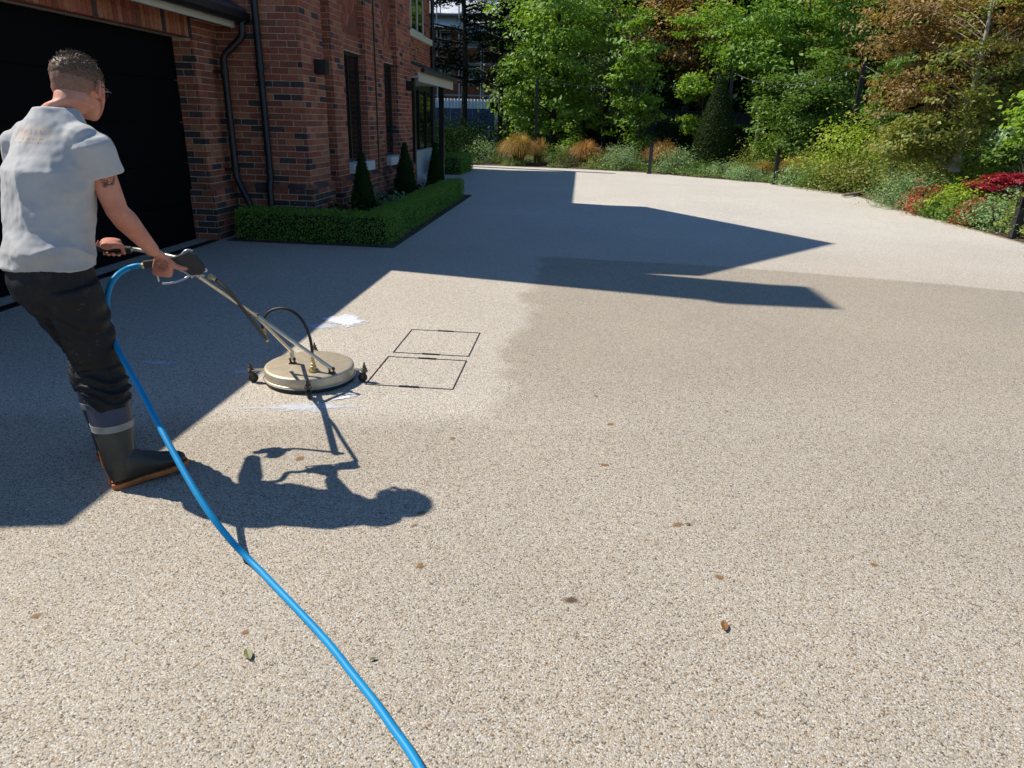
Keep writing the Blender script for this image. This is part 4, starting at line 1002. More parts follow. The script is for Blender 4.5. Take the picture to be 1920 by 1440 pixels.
stains = [((1070, 1126), .030, 'stain_dark', 'dark brown stain low in the middle of the gravel, the darkest one'), ((1270, 984), .026, 'stain', 'wide pale rust stain right of the man\'s shadow'),
          ((562, 860), .028, 'stain', 'orange rust stain inside the loop of the man\'s shadow'), ((848, 822), .022, 'stain', 'small rust stain above the shadow of the man\'s head'), ((1133, 872), .022, 'stain', 'small rust stain right of the shadow of the head'),
          ((790, 962), .020, 'stain', 'rust spot just below the shadow of the head'), ((776, 985), .016, 'stain', 'faint rust spot, lower of two under the shadow of the head'), ((787, 1062), .022, 'stain', 'rust stain between the shadow and the bottom of the picture'),
          ((1347, 1083), .018, 'stain', 'small brown spot right of the darkest stain'), ((1638, 1059), .018, 'stain', 'rust spot near the right side of the gravel'), ((68, 1155), .022, 'stain', 'rust stain at the lower left corner of the gravel'),
          ((1118, 743), .016, 'stain', 'small spot on the damp gravel far right of the surface cleaner'), ((1362, 771), .014, 'stain', 'tiny spot on the damp gravel towards the right'), ((460, 1186), .014, 'stain', 'small rust spot left of the blue hose'), ((1145, 796), .022, 'stain', 'greyish smudge on the damp gravel')]
for i, (p, r_, mm, lb) in enumerate(stains):
    blot('rust_stain', M[mm], G(*p), r_*1.15, r_*.85, .0024, 18, .4, i*.7, i+20, lb, 'stain', 'rusty stains on the gravel')
def fallen_leaf(px, py, col, L, rot, lb, curl=.25):
    m = MB(); c = G(px, py); n = 7; vs = []; 
    for i in range(n):
        t = i/(n-1); w = L*.24*math.sin(math.pi*min(1, t*.93+.05))**.8; z = .004+curl*L*(t-.5)**2
        for q in (-1, 0, 1):
            x, y = (t-.5)*L, q*w; vs.append((c.x+x*math.cos(rot)-y*math.sin(rot), c.y+x*math.sin(rot)+y*math.cos(rot), z+abs(q)*w*.35+.001))
    m.add(vs, [(i*3+j, i*3+j+1, i*3+j+4, i*3+j+3) for i in range(n-1) for j in (0, 1)])
    o = m.build('fallen_leaf', grained('dry_leaf_%s' % ('brown' if col[0] > col[1]*1.2 else 'green'), col, .4, 60, .6, .2)); tag(o, lb, 'leaf', 'fallen leaves on the gravel')
    q = o.modifiers.new('t', 'SOLIDIFY'); q.thickness = .0008
fallen_leaf(1358, 1176, (.22, .10, .03), .050, 1.5, 'curled brown leaf low right on the gravel')
fallen_leaf(466, 1230, (.20, .19, .08), .050, -.9, 'green-grey leaf lying left of the blue hose')
fallen_leaf(700, 1238, (.14, .14, .06), .022, .6, 'tiny green leaf just right of the blue hose')
fallen_leaf(1290, 984, (.20, .13, .06), .025, .2, 'small brown leaf at the end of the wide pale stain')

# ================================================================== HEDGES AND TOPIARY
L_BOX = leaf_mat('box_leaves', [(.12, .23, .025), (.24, .40, .06), (.17, .31, .035), (.32, .48, .10)], .34)
L_BOXD = leaf_mat('dark_box_leaves', [(.016, .045, .010), (.03, .075, .015), (.022, .06, .013)], .12, .85, .06)
L_YEW = leaf_mat('yew_needles', [(.020, .040, .012), (.045, .075, .020), (.03, .056, .016), (.07, .10, .03)], .12, .85, .08)
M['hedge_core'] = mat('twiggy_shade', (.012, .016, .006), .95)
M['bark'] = grained('brown_bark', (.10, .075, .05), .45, 14, .95, .7, 50, .01)
M['bark_pale'] = grained('pale_bark', (.34, .30, .24), .35, 12, .9, .6, 40, .01)
M['bark_dark'] = grained('dark_bark', (.035, .028, .022), .4, 14, .95, .6, 40, .01)
def box_points(x0, x1, y0, y1, z0, z1, dens, rnd=.03):
    A = [('x', x0, (y1-y0)*(z1-z0)), ('x', x1, (y1-y0)*(z1-z0)), ('y', y0, (x1-x0)*(z1-z0)), ('y', y1, (x1-x0)*(z1-z0)), ('z', z1, (x1-x0)*(y1-y0)*1.6)]
    cs = []; ns = []
    for ax, val, ar in A:
        n = int(ar*dens); u = np.random.rand(n, 3)*[x1-x0, y1-y0, z1-z0]+[x0, y0, z0]; k = 'xyz'.index(ax); u[:, k] = val
        nr = np.zeros((n, 3)); mid = ((x0+x1)/2, (y0+y1)/2, -9)[k]; nr[:, k] = 1 if val > mid else -1
        u += nr*np.random.normal(0, rnd*.55, (n, 1)); cs.append(u); ns.append(nr*.8+np.random.normal(size=(n, 3))*.6+[0, 0, .35])
    c = np.concatenate(cs); q = np.array([mnoise.noise(V(p)*3.2) for p in c[::1]]) if len(c) < 60000 else np.zeros(len(c))
    c = c+unit(np.concatenate(ns))*(q*rnd*.8)[:, None]; return c, np.concatenate(ns)
def hedge(label, cat, boxes, lmat, dens, ls, group=None, rnd=.03, loc=None):
    b0 = boxes[0]; o = thing('hedge', label, cat, loc or ((b0[0]+b0[1])/2, (b0[2]+b0[3])/2, 0), group)
    m = MB(); P = []
    for x0, x1, y0, y1, z0, z1 in boxes:
        i_ = rnd*1.1; m.box(x0+i_, x1-i_, y0+i_, y1-i_, z0, z1-i_)
        c, n = box_points(x0, x1, y0, y1, z0, z1, dens, rnd); P.append((c, n, ls*(.6+.8*np.random.rand(len(c))), .6, 0))
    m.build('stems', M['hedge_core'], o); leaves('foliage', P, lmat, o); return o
sl = MB(); sl.poly([(-4.30, 8.33), (-2.19, 8.33), (-2.19, 14.87), (-3.4, 14.87), (-3.4, 8.98), (-4.30, 8.98)], -.02, .012)
tag(sl.build('flower_bed_soil', M['soil']), kind='structure')
hedge('low clipped L-shaped box hedge round the bed at the foot of the house', 'hedge', [(-4.22, -2.30, 8.45, 8.80, .0, .36), (-2.64, -2.30, 8.75, 14.35, .0, .345)], L_BOX, 5200, .021, 'low box hedges beside the house', .035, (-2.5, 9.0, 0))
hedge('short low box hedge at the far end of the porch', 'hedge', [(-4.1, -3.32, 20.3, 22.6, .0, .48)], L_BOX, 1500, .035, 'low box hedges beside the house', .04)
def cone(label, x, y, h, r_, lmat, ls, n, group=None, r_top=.03, z0=.0, belly=.12):
    o = thing('topiary_cone', label, 'topiary', (x, y, z0), group)
    prof = [(r_*.80, z0+.02), (r_, z0+h*belly), (r_*.86, z0+h*.35), (r_*.62, z0+h*.6), (r_*.36, z0+h*.82), (r_top, z0+h)]
    MB().lathe((x, y, 0), [(a*.90, b_*.985) for a, b_ in prof], 20).build('stems', M['hedge_core'], o)
    zz = np.array([p[1] for p in prof]); rr = np.array([p[0] for p in prof]); t = np.random.rand(int(n*2))
    z = z0+.02+(h-.02)*t; rad = np.interp(z, zz, rr); keep = np.random.rand(len(z)) < rad/r_; z = z[keep]; rad = rad[keep]; a = np.random.rand(len(z))*2*math.pi
    w = np.array([mnoise.noise(V((math.cos(q)*1.5, math.sin(q)*1.5, zq*4/h*1.5))) for q, zq in zip(a, z)])
    rad = rad*(1+.10*w)+np.random.normal(0, r_*.05, len(z)); c = np.stack([x+rad*np.cos(a), y+rad*np.sin(a), z], 1)
    nr = np.stack([np.cos(a), np.sin(a), np.full(len(z), .35)], 1)+np.random.normal(size=(len(z), 3))*.6
    leaves('foliage', [(c, nr, ls*(.6+.8*np.random.rand(len(z))), .45, 0)], lmat, o); return o
cone('dark cone topiary in the house bed, nearest the viewer', XA(683, 9.95, .1), 9.95, 1.02, .18, L_BOXD, .03, 5000, 'dark topiary cones in the house bed')
cone('dark cone topiary in the house bed, middle of the three', XA(761, 12.5, .1), 12.5, 1.08, .21, L_BOXD, .03, 5000, 'dark topiary cones in the house bed')
cone('dark cone topiary in the house bed, farthest of the three', XA(817, 14.2, .1), 14.2, 1.05, .18, L_BOXD, .03, 5000, 'dark topiary cones in the house bed')
cone('big dark yew cone behind the bed, taller than a man', XA(1332, 24.6), 24.6, 2.95, .70, L_YEW, .06, 17000, None, .10, .0, .18)
def shrub(label, x, y, rx, ry, h, lmat, ls, n, name='shrub', cat='shrub', group=None, stems=True, z0=0.0, flat=.7, per=16, aspect=.5, mi=None, upb=.6, dome=True):
    """low plant: short stems and clumped leaves over a dome"""
    o = thing(name, label, cat, (x, y, z0), group)
    mats = lmat if isinstance(lmat, list) else [lmat]
    c, nr, s, cen = clump_crown([(x, y, z0+h*.35, rx, ry, h*.62)], max(6, n//per), per, min(rx, h)*.17, ls, flat, upb, .45)
    k = c[:, 2] > z0-.01; c, nr, s = c[k], nr[k], s[k]
    P = []; sel = np.random.rand(len(c)) if len(mats) > 1 else np.zeros(len(c)); wv = np.array([mnoise.noise(V(p)*1.6) for p in c[:, :]])*.9 if len(mats) > 1 else None
    if len(mats) > 1:
        idx = np.clip(((sel*.5+.25+wv*.6)*len(mats)).astype(int), 0, len(mats)-1)
        for j in range(len(mats)):
            q = idx == j
            if q.any(): P.append((c[q], nr[q], s[q], aspect, j))
    else: P.append((c, nr, s, aspect, 0))
    leaves('foliage', P, mats, o)
    if stems:
        m = MB()
        for q in cen[np.random.permutation(len(cen))[:12]]:
            m.tube([(x+random.uniform(-.1, .1)*rx, y+random.uniform(-.1, .1)*ry, z0-.02), ((x+q[0])/2, (y+q[1])/2, (z0+q[2])*.5+.05), tuple(q)], [.012+h*.008, .008+h*.004, .003], 5)
        m.build('stems', M['bark_dark'], o)
    return o
def grass(label, x, y, r_, h, cols, n, group='ornamental grasses in the bed', z0=0.0):
    o = thing('ornamental_grass', label, 'grass tuft', (x, y, z0), group)
    a = np.random.rand(n)*2*math.pi; k = 5; lean = np.random.rand(n)**.7; hh = h*(.65+.5*np.random.rand(n)); out_ = r_*(.25+.95*lean)*(.7+.5*np.random.rand(n))
    br = r_*.22*np.sqrt(np.random.rand(n)); w = .006+.004*np.random.rand(n); vs = []
    for i in range(k+1):
        t = i/k; rr = br+out_*t**1.6; z = z0+hh*(1-(1-t)**1.9)*(1-.25*lean*t*t)-lean*hh*.38*t**3
        px = x+np.cos(a)*rr; py = y+np.sin(a)*rr; ww = w*(1-t*.85)
        vs.append(np.stack([px-np.sin(a)*ww, py+np.cos(a)*ww, z], 1)); vs.append(np.stack([px+np.sin(a)*ww, py-np.cos(a)*ww, z], 1))
    v = np.stack(vs, 1).reshape(-1, 3); base = np.arange(n)*(2*k+2); T = []
    for i in range(k): T.append(np.stack([base+2*i, base+2*i+1, base+2*i+3], 1)); T.append(np.stack([base+2*i, base+2*i+3, base+2*i+2], 1))
    me = fast_mesh('blades', v, np.stack(T, 1).reshape(-1, 3), None, [cols]); link('blades', me, o); return o
G_OR = leaf_mat('orange_grass', [(.34, .20, .04), (.44, .25, .06), (.27, .22, .06), (.40, .28, .10), (.22, .20, .06)], .35)
G_OR2 = leaf_mat('russet_grass', [(.42, .20, .06), (.46, .27, .10), (.36, .24, .09), (.40, .17, .06)], .35)
LM = dict(
    maple=leaf_mat('fresh_maple_leaves', [(.11, .21, .022), (.22, .37, .05), (.16, .29, .03), (.34, .50, .12)], .4),
    lime=leaf_mat('lime_leaves', [(.16, .28, .03), (.27, .42, .05), (.20, .35, .04), (.36, .52, .11)], .4),
    grey=leaf_mat('grey_green_leaves', [(.09, .17, .06), (.19, .27, .12), (.13, .22, .08), (.30, .38, .22)], .28),
    mid=leaf_mat('mid_green_leaves', [(.07, .14, .02), (.15, .25, .04), (.10, .19, .028), (.23, .35, .09)], .35),
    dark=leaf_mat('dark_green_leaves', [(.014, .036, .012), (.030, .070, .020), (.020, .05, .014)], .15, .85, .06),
    conifer=leaf_mat('conifer_needles', [(.006, .016, .012), (.010, .024, .016), (.008, .02, .013)], .05, .9, .03),
    copper=leaf_mat('copper_beech_leaves', [(.17, .10, .035), (.33, .18, .065), (.15, .14, .038), (.44, .28, .12), (.22, .20, .055)], .38),
    bronze=leaf_mat('bronze_green_leaves', [(.15, .19, .03), (.28, .24, .055), (.16, .25, .04), (.36, .33, .11), (.12, .22, .03)], .36),
    yellow=leaf_mat('yellow_green_leaves', [(.26, .36, .03), (.38, .48, .05), (.20, .32, .03), (.44, .54, .09)], .4),
    silver=leaf_mat('silvery_green_leaves', [(.15, .26, .09), (.25, .37, .17), (.18, .30, .11), (.38, .48, .30)], .25),
    red=leaf_mat('crimson_leaves', [(.32, .022, .045), (.46, .04, .07), (.24, .018, .035)], .3),
    rust=leaf_mat('rust_red_leaves', [(.38, .07, .045), (.50, .13, .07), (.26, .06, .035), (.40, .17, .06)], .3),
    olive=leaf_mat('olive_leaves', [(.14, .19, .03), (.26, .30, .06), (.18, .23, .04), (.36, .38, .10)], .32),
    straw=leaf_mat('brown_ground_leaves', [(.14, .10, .05), (.19, .13, .07), (.10, .085, .035)], .2),
    cream=leaf_mat('cream_blossom', [(.62, .62, .48), (.70, .70, .56)], .2))
def tree(label, x, y, h, ells, nclump, per, ls, mats, trunk_r=.1, bark='bark', lean=(0, 0), csize=.35, flat=.55, name='tree', cat='tree', group=None, nb=22, aspect=.55, upb=.6, shell=.5, limb=.30, trunk_pts=None, z0=0.0, droop=0.0, gap=(1.25, .06)):
    """ells: (px column, height, depth offset, radius x, radius y, radius z, material weights) -> tapered trunk with limbs and a clumped crown"""
    o = thing(name, label, cat, (x, y, z0), group)
    E_ = []; P = []; mats = mats if isinstance(mats, list) else [mats]
    h = min(h, max(e[2]+e[5]*.75 for e in ells)); top = V((x+lean[0], y+lean[1], h))
    tp = [V((x, y, z0-.05))+(top-V((x, y, z0-.05)))*t+V((mnoise.noise(V((x, t*3, 1)))*.12*h*.15, mnoise.noise(V((y, t*3, 5)))*.1*h*.15, 0)) for t in (0, .08, .2, .35, .5, .65, .8, 1)] if trunk_pts is None else [V(p) for p in trunk_pts]
    m = MB(); k = len(tp); m.tube(tp, [trunk_r*(1.35 if i == 0 else 1)*(1-.86*i/(k-1)) for i in range(k)], 10)
    cens = []
    for e in ells:
        c, nr, s, cen = clump_crown([e[:6]], max(6, int(nclump*e[6]*1.9)), per*.95, csize*.85, ls*1.05, flat*.6, upb, min(shell, .35), gap)
        if droop: c[:, 2] -= droop*np.hypot(c[:, 0]-e[0], c[:, 1]-e[1])**2*.2
        P.append((c, nr, s, aspect, e[7] if len(e) > 7 else 0)); cens.append(cen)
    cen = np.concatenate(cens)
    for q in cen[np.random.permutation(len(cen))[:nb]]:
        zz = min(max(q[2]-.35*math.hypot(q[0]-x, q[1]-y)-.2, z0+h*.12), h*.93); i = 0
        while i < k-2 and tp[i+1].z < zz: i += 1
        f = (zz-tp[i].z)/max(.01, tp[i+1].z-tp[i].z); s0 = tp[i].lerp(tp[i+1], min(1, max(0, f))); q = V(q); mid = s0.lerp(q, .5)+V((0, 0, .12*(q-s0).length*.5))
        r1 = trunk_r*limb*(1-.6*zz/h)+.005; m.tube([s0, s0.lerp(mid, .5)+V((0, 0, .02)), mid, q], [r1, r1*.75, r1*.5, r1*.18], 5)
    m.build('trunk', M[bark], o, smooth=True); leaves('crown', P, mats, o); return o
# ================================================================== PLANTING
def X_(px, y, z=0): return XA(px, y, z)
def ZP(px, py, y): return PY(px, py, y).z
def el(px, py, y, rxp, rzp, ry=None, w=1.0, mi=0, dy=0.0):
    """crown ellipsoid whose picture centre and half sizes are given in photograph pixels at depth y"""
    p = PY(px, py, y+dy); s = (y+dy)/FPX*1.02
    return (p.x, p.y, p.z, rxp*s, ry if ry else rxp*s*.8, rzp*s, w, mi)
# distant, far left: dark layered cedar in front of the building site
def cedar(px, y, h, label):
    x = X_(px, y); o = thing('cedar_tree', label, 'tree', (x, y, 0)); m = MB(); m.tube([(x, y, -.05), (x+.1, y, h*.4), (x, y, h*.8), (x+.1, y, h)], [.15, .11, .07, .02], 10); P = []
    for i in range(34):
        z = 2.9+(h-3.1)*(i/34); L = 3.3*(1-.55*i/34)*random.uniform(.6, 1.1); a = random.uniform(0, 2*math.pi)
        if i % 2: a = random.choice((0, math.pi))+random.uniform(-.9, .9)
        d = V((math.cos(a), math.sin(a), 0)); e = V((x, y, z))+d*L+V((0, 0, -.12*L+.1)); m.tube([V((x, y, z)), V((x, y, z))+d*L*.5+V((0, 0, .18)), e], [.05, .03, .01], 5)
        n = int(135*L); t = np.random.rand(n)**.8; w = (.18+.22*(1-abs(t-.6)))*L*.55; s = V((-d.y, d.x, 0))
        c = np.array([tuple(V((x, y, z)).lerp(e, tt)+V((0, 0, .15*math.sin(tt*3.1)))) for tt in t])+np.random.normal(size=(n, 1))*w[:, None]*np.array(s)[None]*.5
        c[:, 2] += np.random.normal(0, .05, n)-np.random.rand(n)**3*.22; P.append((c, np.random.normal(size=(n, 3))*.4+[0, 0, 1], .16*(.5+np.random.rand(n)), .35, 0))
    m.build('trunk', M['bark_dark'], o); leaves('crown', P, [LM['conifer']], o)
cedar(868, 31, 8.6, 'dark layered conifer standing before the building site, beyond the house')
cedar(934, 34, 7.6, 'smaller dark layered conifer right of the tall one, against the white sheeting')
# building site behind it
SB = PY(900, 160, 52); o = thing('scaffolded_building', 'red brick building under scaffolding and a white sheeted roof, far behind the conifer', 'building', (-10, 54, 0))
m = MB(); m.box(-22, -1.5, 53, 60, 0, 8.2); w = m.build('wall', grained('far_brick_wall', (.30, .12, .08), .3, 3, .9, .3, 12, .02), o)
for i in range(9):
    for z in (1.0, 3.7, 6.2):
        x = -20.6+i*2.15; MB().box(x-.5, x+.5, 52.96, 53.02, z, z+1.5).build('window', M['glass'], o)
k = MB()
for x in np.arange(-22, 0, 1.5):
    for y in (51.2, 52.5): k.tube([(x, y, 0), (x, y, 9.0)], .05, 5, cap=False)
for z in (2.0, 4.0, 6.0, 8.0):
    for y in (51.2, 52.5): k.tube([(-22, y, z+1.0), (-.5, y, z+1.0)], .04, 5, cap=False); k.tube([(-22, y, z), (-.5, y, z)], .04, 5, cap=False)
    k.box(-22, -.8, 51.2, 52.5, z-.04, z+.02)
for x in (-12, -7, -3): k.tube([(x, 51.1, 2.0), (x+1.6, 51.1, 4.2)], .05, 5)
k.build('scaffolding', grained('galvanised_tube', (.42, .43, .44), .2, 8, .45, .1, metal=.5), o, kind='stuff')
M['sheet'] = grained('white_plastic_sheeting', (.62, .64, .67), .15, .5, .5, .5, 1.2, .15)
k = MB(); nx, ny = 24, 8; vs = []
for i in range(nx+1):
    for j in range(ny+1):
        x = -26+30*i/nx; t = j/ny; vs.append((x, 50.8+9*t, 5.9+3.2*math.sin(math.pi*.5*t)*1.0+.35*(1-math.cos(2*math.pi*((x+26) % 3.75)/3.75))*.5+max(0, (-x-2)*.13)))
k.add(vs, [(i*(ny+1)+j, (i+1)*(ny+1)+j, (i+1)*(ny+1)+j+1, i*(ny+1)+j+1) for i in range(nx) for j in range(ny)]); s_ = k.build('sheeted_roof', M['sheet'], o, smooth=True)
q = s_.modifiers.new('t', 'SOLIDIFY'); q.thickness = .05
# white corrugated site container and blue hoarding
p0, p1 = PY(835, 184, 42), PY(935, 187, 42)
o = thing('site_container', 'white corrugated site container beyond the blue hoarding', 'container', ((p0.x+p1.x)/2, 43, 0))
k = MB(); n = 46; zs = (0.0, 2.55); vs = []
for i in range(n*2+1):
    x = p0.x-1+(3.4+1)*i/(n*2)*1.0; y = 42.0+(.05 if (i//2) % 2 else 0)
    vs += [(x, y, zs[0]), (x, y, zs[1])]
k.add(vs, [(2*i, 2*i+2, 2*i+3, 2*i+1) for i in range(n*2)]); k.box(p0.x-1, p0.x+3.4, 42.06, 44.4, 0, 2.54)
k.build('container_body', grained('white_steel_panel', (.66, .70, .72), .1, 3, .5, .1), o)
MB().box(p0.x+2.55, p0.x+3.3, 41.93, 41.99, 1.95, 2.40).build('window', M['glass'], o)
o = thing('hoarding', 'dark blue site hoarding in front of the white container', 'fence', (-7, 40, 0)); M['blue_board'] = grained('blue_painted_board', (.02, .05, .13), .25, 4, .6, .2)
for i in range(6): MB().box(-12+i*1.22, -12+i*1.22+1.2, 40-.02*(i % 2), 40.03, 0, 2.02).build('board', M['blue_board'], o)
# shrubs beyond the house end, the deep shade there put into their leaf colour
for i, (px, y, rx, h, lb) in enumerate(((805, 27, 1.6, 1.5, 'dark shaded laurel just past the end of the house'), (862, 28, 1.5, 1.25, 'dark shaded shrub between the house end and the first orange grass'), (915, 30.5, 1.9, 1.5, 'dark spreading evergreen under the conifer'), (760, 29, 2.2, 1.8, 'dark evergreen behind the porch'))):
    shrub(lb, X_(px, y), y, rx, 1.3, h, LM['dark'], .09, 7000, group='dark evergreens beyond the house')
# big trees, left to right
T = tree
T('fresh green maple, leftmost of the leafy trees, with a dark pole before it', X_(1035, 29), 29, 8.5, [el(1040, 95, 29, 72, 85, w=.34), el(1070, 20, 29, 110, 70, w=.25), el(1045, 210, 29, 75, 45, w=.18), el(978, 150, 29, 34, 60, w=.09)], 430, 46, .155, [LM['maple']], .16, 'bark_dark', csize=.33)
T('grey-green drooping tree between the maple and the bright narrow tree', X_(1130, 31), 31, 8, [el(1130, 110, 31, 62, 85, w=.5), el(1110, 30, 31, 60, 50, w=.22), el(1150, 190, 31, 50, 35, w=.18)], 260, 46, .17, [LM['grey']], .12, 'bark_dark', csize=.34, aspect=.4, droop=.6)
T('narrow upright tree with bright green leaves', X_(1192, 26.5), 26.5, 5.0, [el(1197, 90, 26.5, 32, 52, w=.34), el(1192, 165, 26.5, 40, 48, w=.36), el(1183, 232, 26.5, 45, 26, w=.20), el(1205, 255, 26.5, 22, 12, w=.05)], 210, 40, .13, [LM['maple']], .06, 'bark', csize=.20, nb=30)
T('dark copper-leaved tree in the shade behind the yew cone', X_(1275, 35), 35, 9.5, [el(1270, 50, 35, 80, 70, w=.45), el(1240, 120, 35, 60, 50, w=.2, mi=1), el(1330, 60, 35, 60, 60, w=.25)], 260, 44, .18, [LM['copper'], LM['dark']], .2, 'bark_dark', csize=.42)
T('small bright green tree just behind the yew cone', X_(1305, 27.2), 27.2, 2.9, [el(1303, 175, 27.2, 24, 32, w=.5), el(1296, 225, 27.2, 24, 26, w=.3)], 130, 38, .12, [LM['lime']], .05, 'bark', csize=.18)
T('spreading maple with light green layered leaves, centre right', X_(1470, 28), 28, 8.5, [el(1400, 40, 28, 95, 42, w=.20), el(1500, 60, 28, 80, 55, w=.18), el(1410, 108, 27.0, 52, 28, w=.16), el(1480, 140, 27.2, 80, 42, w=.22), el(1550, 20, 28, 90, 45, w=.12), el(1460, 200, 26.6, 60, 32, w=.10)], 520, 42, .15, [LM['maple']], .15, 'bark', csize=.30, nb=46, shell=.3)
T('dense mid-green shrubby tree right of the red-based sign', X_(1500, 24.5), 24.5, 3.4, [el(1500, 215, 24.5, 72, 62, w=.7), el(1545, 170, 24.5, 52, 44, w=.3)], 380, 44, .105, [LM['mid']], .07, 'bark_dark', csize=.22, nb=30)
T('bronze and green tree behind the leaning black post', X_(1600, 33), 33, 9.5, [el(1590, 40, 33, 95, 75, w=.5), el(1640, 130, 32, 60, 60, w=.28, mi=1), el(1560, 120, 33, 50, 50, w=.2)], 330, 42, .17, [LM['bronze'], LM['mid']], .2, 'bark_dark', csize=.4)
T('young elder tree with two cream flower heads above a thin pale stem', X_(1672, 19.5), 19.5, 3.3, [el(1700, 110, 19.5, 30, 26, w=.22), el(1695, 160, 19.5, 44, 30, w=.3), el(1690, 205, 19.5, 46, 24, w=.28), el(1712, 235, 19.5, 26, 16, w=.1)], 170, 38, .10, [LM['mid']], .03, 'bark_pale', csize=.16, trunk_pts=[PY(1672, 305, 19.5), PY(1680, 262, 19.5), PY(1688, 215, 19.5), PY(1700, 120, 19.5)], nb=12)
P = []
for px, py in ((1661, 214), (1697, 222), (1652, 240)):
    c = np.array(PY(px, py, 19.2))+np.random.normal(size=(260, 3))*[.085, .085, .022]; P.append((c, np.random.normal(size=(260, 3))*.3+[0, 0, 1], np.full(260, .03), .8, 0))
fl = leaves('blossom', P, [LM['cream']]); fl['label'] = 'cream flower heads of the elder'; 
eld = [o for o in scene.objects if o.get('label', '').startswith('young elder')][0]; fl.parent = eld; fl.location = -eld.location
T('crimson Japanese maple with flat tiers of leaves', X_(1868, 13.6), 13.6, .42, [el(1848, 352, 13.6, 27, 8, w=.4), el(1886, 336, 13.6, 28, 8, w=.4), el(1900, 366, 13.5, 14, 5, w=.1), el(1838, 372, 13.5, 12, 5, w=.1)], 90, 60, .040, [LM['red']], .02, 'bark_dark', csize=.055, nb=6, upb=1.6, limb=.2, gap=None)
T('copper beech with a pale leaning trunk, filling the upper right', PY(1790, 318, 15.5).x, 15.5, 5.5, [el(1780, 60, 16.6, 115, 75, ry=.9, w=.27), el(1900, 60, 16.3, 80, 80, ry=.8, w=.18, mi=0), el(1765, 165, 16.3, 90, 58, ry=.8, w=.18), el(1870, 180, 16.6, 80, 60, ry=.7, w=.14, mi=1), el(1735, 262, 15.8, 62, 44, ry=.7, w=.16, mi=1), el(1845, 290, 16.6, 55, 38, ry=.6, w=.07, mi=1), el(1850, 110, 15.2, 90, 95, ry=.35, w=.07, mi=1), el(1800, 215, 15.1, 55, 50, ry=.3, w=.03, mi=1)], 900, 40, .078, [LM['copper'], LM['bronze']], .085, 'bark_pale', csize=.17, nb=60, shell=.2, limb=.14, gap=(1.9, .0),
  trunk_pts=[PY(1788, 322, 15.5), PY(1797, 285, 15.5), PY(1808, 235, 15.5), PY(1822, 175, 15.5), PY(1838, 110, 15.5), PY(1852, 50, 15.5), PY(1862, -10, 15.5), PY(1872, -90, 15.5)])
T('loose grey-green shrub at the right edge behind the crimson maple', X_(1900, 13.5), 13.5, 2.0, [el(1915, 245, 14.6, 34, 30, w=.6), el(1890, 290, 14.6, 28, 14, w=.3, mi=1)], 200, 36, .085, [LM['silver'], LM['mid']], .03, 'bark_dark', csize=.14, limb=.08, nb=8)
T('bright leafy branch at the right rim of the picture', X_(1950, 12.4), 12.4, 2.2, [el(1945, 225, 12.4, 26, 40, w=.5)], 50, 34, .10, [LM['lime']], .02, 'bark_dark', csize=.14, limb=.08, nb=6)
# far backdrop trees close the sky
bd = [(1060, 42, 'mid', 12), (1150, 45, 'dark', 12), (1235, 43, 'dark', 12.5), (1330, 46, 'dark', 12), (1420, 41, 'dark', 12), (1500, 45, 'bronze', 12.5), (1590, 47, 'dark', 11.5), (1735, 38, 'dark', 11), (1830, 33, 'dark', 10.5), (1935, 28, 'dark', 10)]
names = ['second from the left', 'third from the left', 'behind the copper tree', 'behind the yew cone', 'behind the sign', 'behind the spreading maple', 'beside the gap of blue sky', 'behind the elder', 'behind the copper beech', 'at the right rim']
for (px, y, kd, h), nm in zip(bd, names):
    x = X_(px, y); r_ = 2.9
    T('tall dark wood tree, '+nm, x, y, h, [(x, y, h*.66, r_, r_*.8, h*.28, .42), (x+.6, y-.3, h*.40, r_*.95, r_*.8, h*.24, .34), (x-.6, y, h*.17, r_, r_*.8, h*.16, .24)], 420, 46, .32, [LM[kd]], .25, 'bark_dark', csize=.6, gap=None, group='tall wood trees in the background', nb=26)
# clipped boundary hedge and dark fence
hedge('clipped boundary hedge behind the yew cone and the sign', 'hedge', [(X_(1228, 27.8), X_(1475, 27.8), 27.6, 28.4, 0, 1.50)], L_BOXD, 420, .07, None, .06)
hedge('clipped dark hedge behind the elder and the copper beech', 'hedge', [(X_(1560, 24.5), X_(1960, 21.5), 23.2, 24.0, 0, 1.62)], L_BOXD, 420, .07, None, .06)
M['fence'] = grained('charcoal_stained_boards', (.030, .030, .036), .3, 5, .7, .3, 40, .004)
fx0, fx1 = X_(1180, 30.5), X_(1960, 30.5)
o = thing('fence', 'dark charcoal timber panel fence behind the boundary hedge', 'fence', ((fx0+fx1)/2, 30.5, 0)); x = fx0; 
while x < fx1:
    MB().box(x, x+.10, 30.42, 30.52, 0, 2.18).build('post', M['fence'], o)
    m = MB(); yy = 30.5
    for i in range(12): m.box(x+.11+i*.148, x+.11+i*.148+.142, 30.48+(.008 if i % 2 else 0), 30.50+(.008 if i % 2 else 0), .06, 1.98)
    m.build('panel', M['fence'], o); MB().box(x+.10, x+1.90, 30.44, 30.56, 1.98, 2.03).build('rail', M['fence'], o); x += 1.91
